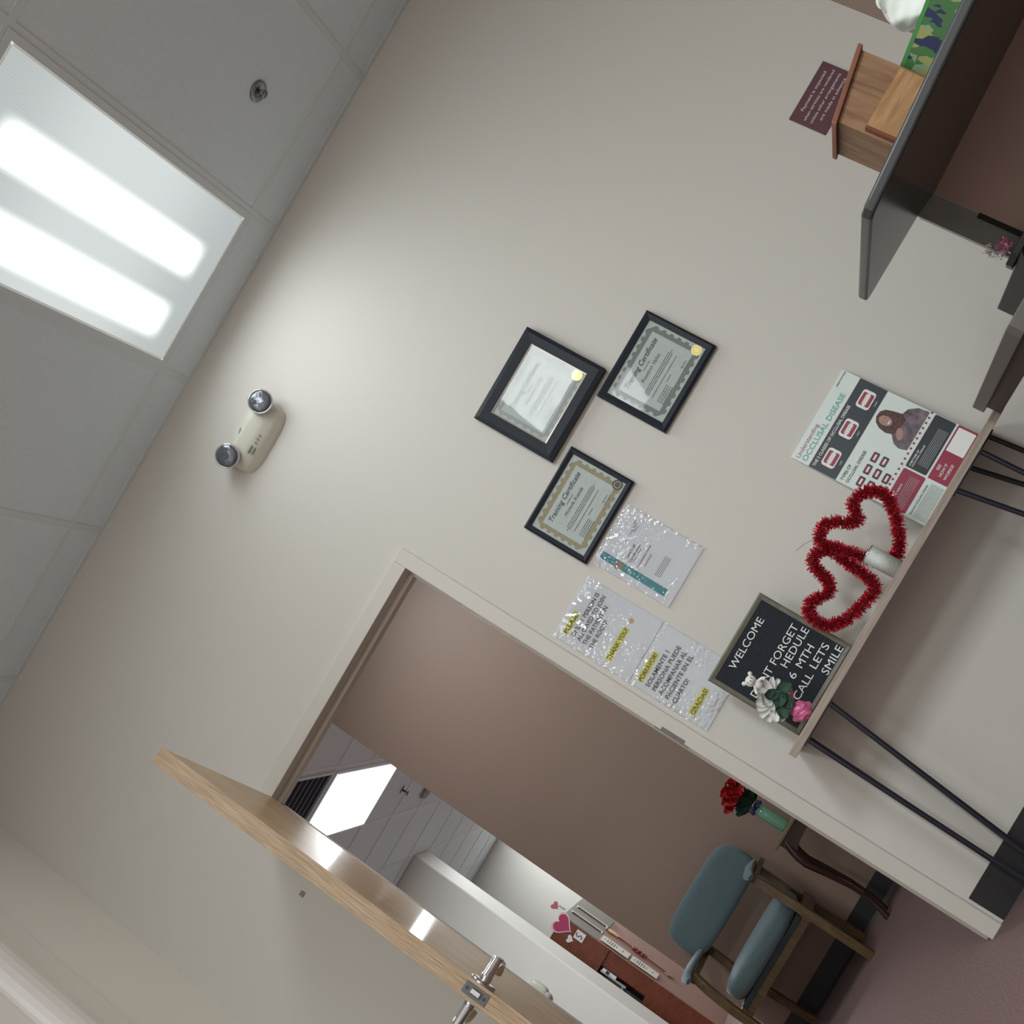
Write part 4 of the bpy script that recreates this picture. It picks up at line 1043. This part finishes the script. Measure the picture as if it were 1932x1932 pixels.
for fx, fy, fz in ((-0.345, 2.14, 0.842), (-0.300, 2.15, 0.862), (-0.325, 2.20, 0.868), (-0.375, 2.17, 0.815), (-0.268, 2.17, 0.846), (-0.322, 2.12, 0.815)):
    b = B()
    for k in range(16):
        a = k * 2.4; el = 0.15 + 0.75 * (k / 16)
        dr = Vector((math.cos(a) * math.cos(el), math.sin(a) * math.cos(el), math.sin(el))); L_ = 0.058 - 0.020 * k / 16
        petal(b, (fx, fy, fz), Vector((fx, fy, fz)) + dr * L_, 0.034, -0.005, k2); k2 += 1
    b.build('flower', REDP, t)
for fx, fz in ((-0.30, 0.885), (-0.345, 0.865)):
    B().ball((fx, 2.13, fz), 0.007, 8).build('flower_centre', mat('pollen_yellow', (0.45, 0.33, 0.09), 0.7), t)
b = B()
for fx, fy, fz in ((-0.345, 2.14, 0.842), (-0.300, 2.15, 0.862), (-0.325, 2.20, 0.868), (-0.375, 2.17, 0.815), (-0.268, 2.17, 0.846)):
    b.tube([(-0.322, 2.17, 0.58), (-0.322, 2.17, 0.72), (fx, fy, fz)], 0.002, 6)
b.build('stem', LEAF, t)

# ================================================================== FAR ROOM: MAHOGANY HUTCH AND WHAT IS ON IT
HX0, HX1, HY0, HY1 = -3.75, -2.955, 8.0, 9.3
t = thing('reception_hutch', 'mahogany laminate hutch with grey upper side, seen through the doorway', 'cabinet', (-3.35, 8.65, 0))
B().box(HX0, HX1 - 0.012, HY0, HY1, 1.232, 1.775).build('upper_cabinet', MAHOG, t, bevel=0.003)
B().box(HX0, HX1 - 0.012, HY0 + 0.35, HY1, 0.74, 1.232).build('back_panel', MAHOG, t)
B().box(-3.14, HX1 - 0.012, HY0 + 0.02, HY0 + 0.35, 0.74, 1.232).build('divider', MAHOG, t)
B().box(HX0, HX1 - 0.012, HY0, HY1, 0.0, 0.74).build('base_cabinet', MAHOG, t, bevel=0.003)
B().box(HX1 - 0.012, HX1, HY0, HY1, 1.374, 1.778).build('side_panel', mat('grey_side_laminate', (0.17, 0.155, 0.135), 0.45), t)
B().box(HX1 - 0.012, HX1, HY0, HY1, 0.0, 1.374).build('side_panel', mat('red_brown_laminate', (0.30, 0.165, 0.125), 0.45), t)
for ya in (8.25, 8.51):
    b = B()
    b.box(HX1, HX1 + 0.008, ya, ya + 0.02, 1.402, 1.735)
    o = b.build('door_pull', mat('pull_dark', (0.05, 0.04, 0.035), 0.5), t)  # plain dark brown bar
    B().box(HX1, HX1 + 0.012, ya + 0.02, ya + 0.034, 1.402, 1.735).box(HX1, HX1 + 0.012, ya - 0.01, ya + 0.034, 1.735, 1.750).box(HX1, HX1 + 0.012, ya - 0.01, ya + 0.034, 1.390, 1.402).build('bright_edge', mat('bright_trim', (0.75, 0.71, 0.64), 0.3, metal=0.2), o)

def heart_pts(cx, cz, s_, rot=0.0, n=40):
    o = []
    for i in range(n):
        a = 2 * PI * i / n
        x = 16 * math.sin(a) ** 3 / 17; z = (13 * math.cos(a) - 5 * math.cos(2 * a) - 2 * math.cos(3 * a) - math.cos(4 * a)) / 17
        o.append((cx + s_ * (x * math.cos(rot) - z * math.sin(rot)), cz + s_ * (x * math.sin(rot) + z * math.cos(rot))))
    return o
t = thing('heart_decoration', 'large magenta paper heart with white scalloped edge on the hutch corner', 'decoration', (-3.03, 7.99, 1.63))
e_ = B().prism(heart_pts(-3.030, 1.738, 0.118, -0.12), 7.990, 7.997, axis='y').build('lace_edge', mat('pale_pink_lace', (0.62, 0.38, 0.44), 0.7), t)
B().prism(heart_pts(-3.030, 1.738, 0.098, -0.12), 7.986, 7.990, axis='y').build('heart', mat('magenta_card', (0.36, 0.03, 0.11), 0.6), t)
b = B()
for i, p in enumerate(heart_pts(-3.030, 1.738, 0.108, -0.12, 34)): b.disc(p[0], p[1], 0.0045, 7.9895, 8)
b.build('lace_dot', mat('white_lace', (0.78, 0.72, 0.72), 0.7), t)
t = thing('heart_decoration', 'small pink paper heart standing above the big magenta heart', 'decoration', (-2.935, 7.995, 1.778))
B().prism(heart_pts(-2.925, 1.888, 0.045, -0.25), 7.990, 7.996, axis='y').build('heart', mat('rose_card', (0.42, 0.10, 0.14), 0.6), t)
B().tube([(-2.935, 7.999, 1.775), (-2.930, 7.998, 1.86)], 0.003, 6).build('stick', WPAPER, t)
b = B()
for i in range(10): b.ball((-2.90 + 0.008 * math.sin(i * 2), 7.99, 1.79 + 0.008 * i), 0.008, 6)
b.build('bow', mat('grey_ribbon', (0.42, 0.42, 0.40), 0.6), t)
tag(B().prism(heart_pts(-3.107, 1.606, 0.040, 0.1), 7.990, 7.999, axis='y').build('paper_heart', mat('white_card', (0.66, 0.62, 0.60), 0.7)), 'small white paper heart below the magenta heart on the hutch', 'decoration')
t = thing('square_card', 'white square card with black squiggle on the hutch front', 'card', (-3.027, 7.995, 1.49))
c_ = B().box(-3.072, -2.984, 7.992, 7.999, 1.490, 1.590).build('card', MATS['white_card'], t)
B().tube([(-3.01, 7.991, 1.575), (-3.03, 7.991, 1.578), (-3.045, 7.991, 1.56), (-3.03, 7.991, 1.545), (-3.018, 7.991, 1.53), (-3.03, 7.991, 1.512), (-3.048, 7.991, 1.518)], 0.0045, 6).build('squiggle', INK, c_)
for za, zb_, lab in ((1.052, 1.362, 'upper'), (0.733, 1.028, 'lower')):
    t = thing('label_strip', f'white vertical strip with small dark marks, {lab} of the two on the hutch side', 'label', (HX1 + 0.016, 8.09, za), 'white strips on the hutch side')
    s_ = B().box(HX1 + 0.0135, HX1 + 0.0165, 8.004, 8.19, za, zb_).build('card', mat('strip_white', (0.66, 0.66, 0.58), 0.6), t)
    b = B()
    for k, (dz, w_) in enumerate(((0.035, 0.04), (0.065, 0.09), (0.09, 0.11), (0.115, 0.11), (0.14, 0.09), (0.165, 0.05), (0.235, 0.05))):
        b.box(HX1 + 0.0165, HX1 + 0.0175, 8.10 - w_ / 2, 8.10 + w_ / 2, zb_ - dz - 0.005, zb_ - dz + 0.004)
    b.build('mark', GREYINK, s_)
t = thing('arrow_decoration', 'gold and red arrow decoration hanging upright on the hutch side', 'decoration', (HX1 + 0.01, 8.42, 0.60))
xa = HX1 + 0.012
b = B().tube([(xa, 8.37, 0.62), (xa, 8.45, 1.37)], 0.007, 8); b.build('shaft', mat('dark_red_wood', (0.13, 0.02, 0.015), 0.45), t)
b = B().prism([(8.45, 1.40), (8.41, 1.34), (8.43, 1.25), (8.45, 1.22), (8.47, 1.25), (8.50, 1.34)], xa - 0.004, xa + 0.006, axis='x'); b.build('arrow_fletching', mat('gold_glitter', (0.80, 0.50, 0.24), 0.35, metal=0.4), t)
b = B().prism([(8.37, 0.59), (8.335, 0.66), (8.36, 0.70), (8.375, 0.64), (8.41, 0.70), (8.42, 0.66)], xa - 0.004, xa + 0.006, axis='x'); b.build('arrow_head', mat('old_gold', (0.36, 0.25, 0.14), 0.4, metal=0.4), t)
b = B().tube([(xa + 0.004, 8.38, 1.38), (xa + 0.004, 8.78, 1.37)], 0.007, 6); b.build('cross_bar', DARKP, t)
b = B()
for k in range(9): b.ball((xa + 0.006, 8.405 + 0.018 * math.sin(k * 2.3), 0.93 + 0.017 * k), 0.017, 6)
b.build('heart_bead', mat('brick_red', (0.22, 0.035, 0.025), 0.5), t)
# desk-top device and white box in the niche
t = thing('desk_phone', 'black and white desk phone in the open niche of the hutch', 'phone', (-3.22, 8.05, 0.741))
B().prism([(8.02, 0.741), (8.02, 0.86), (8.12, 1.14), (8.17, 1.14), (8.17, 0.741)], -3.36, -3.20, axis='x').build('phone_body', DARKP, t, bevel=0.004)
B().box(-3.19, -3.175, 8.0, 8.03, 0.93, 1.21).build('stand_arm', mat('pale_metal', (0.50, 0.54, 0.54), 0.35, metal=0.3), t)
B().tube([(-3.182, 8.015, 0.97), (-3.24, 8.015, 0.93), (-3.30, 8.015, 0.925)], 0.010, 8).build('stand_foot', MATS['pale_metal'], t)
B().box(-3.175, -3.148, 8.0, 8.02, 1.05, 1.20).build('white_card', WPAPER, t)
B().tube([(-3.16, 7.998, 1.16), (-3.163, 7.996, 1.13)], 0.015, 10).build('dial', DARKP, t)
t = thing('white_box', 'white rectangular box at the foot of the hutch niche', 'box', (-3.30, 8.05, 0.741))
B().box(-3.60, -3.37, 7.98, 8.015, 0.7405, 0.905).build('box_body', mat('white_box_card', (0.68, 0.67, 0.60), 0.6), t, bevel=0.004)
B().box(-3.382, -3.37, 7.975, 7.98, 0.76, 0.79).build('box_latch', WPAPER, t)
# dispenser on the partition
t = thing('wall_dispenser', 'pale grey rounded dispenser on the white partition wall past the doorway', 'dispenser', (-3.28, 6.86, 1.42))
b = B(); cushion(b, -3.345, -3.215, 6.80, 6.8695, 1.45, 1.625, 3.0); b.build('cover', mat('pale_grey_plastic', (0.50, 0.50, 0.44), 0.4), t)
b = B(); cushion(b, -3.315, -3.245, 6.81, 6.8695, 1.405, 1.47, 3.0); b.build('nozzle', mat('grey_plastic_2', (0.38, 0.38, 0.35), 0.4), t)
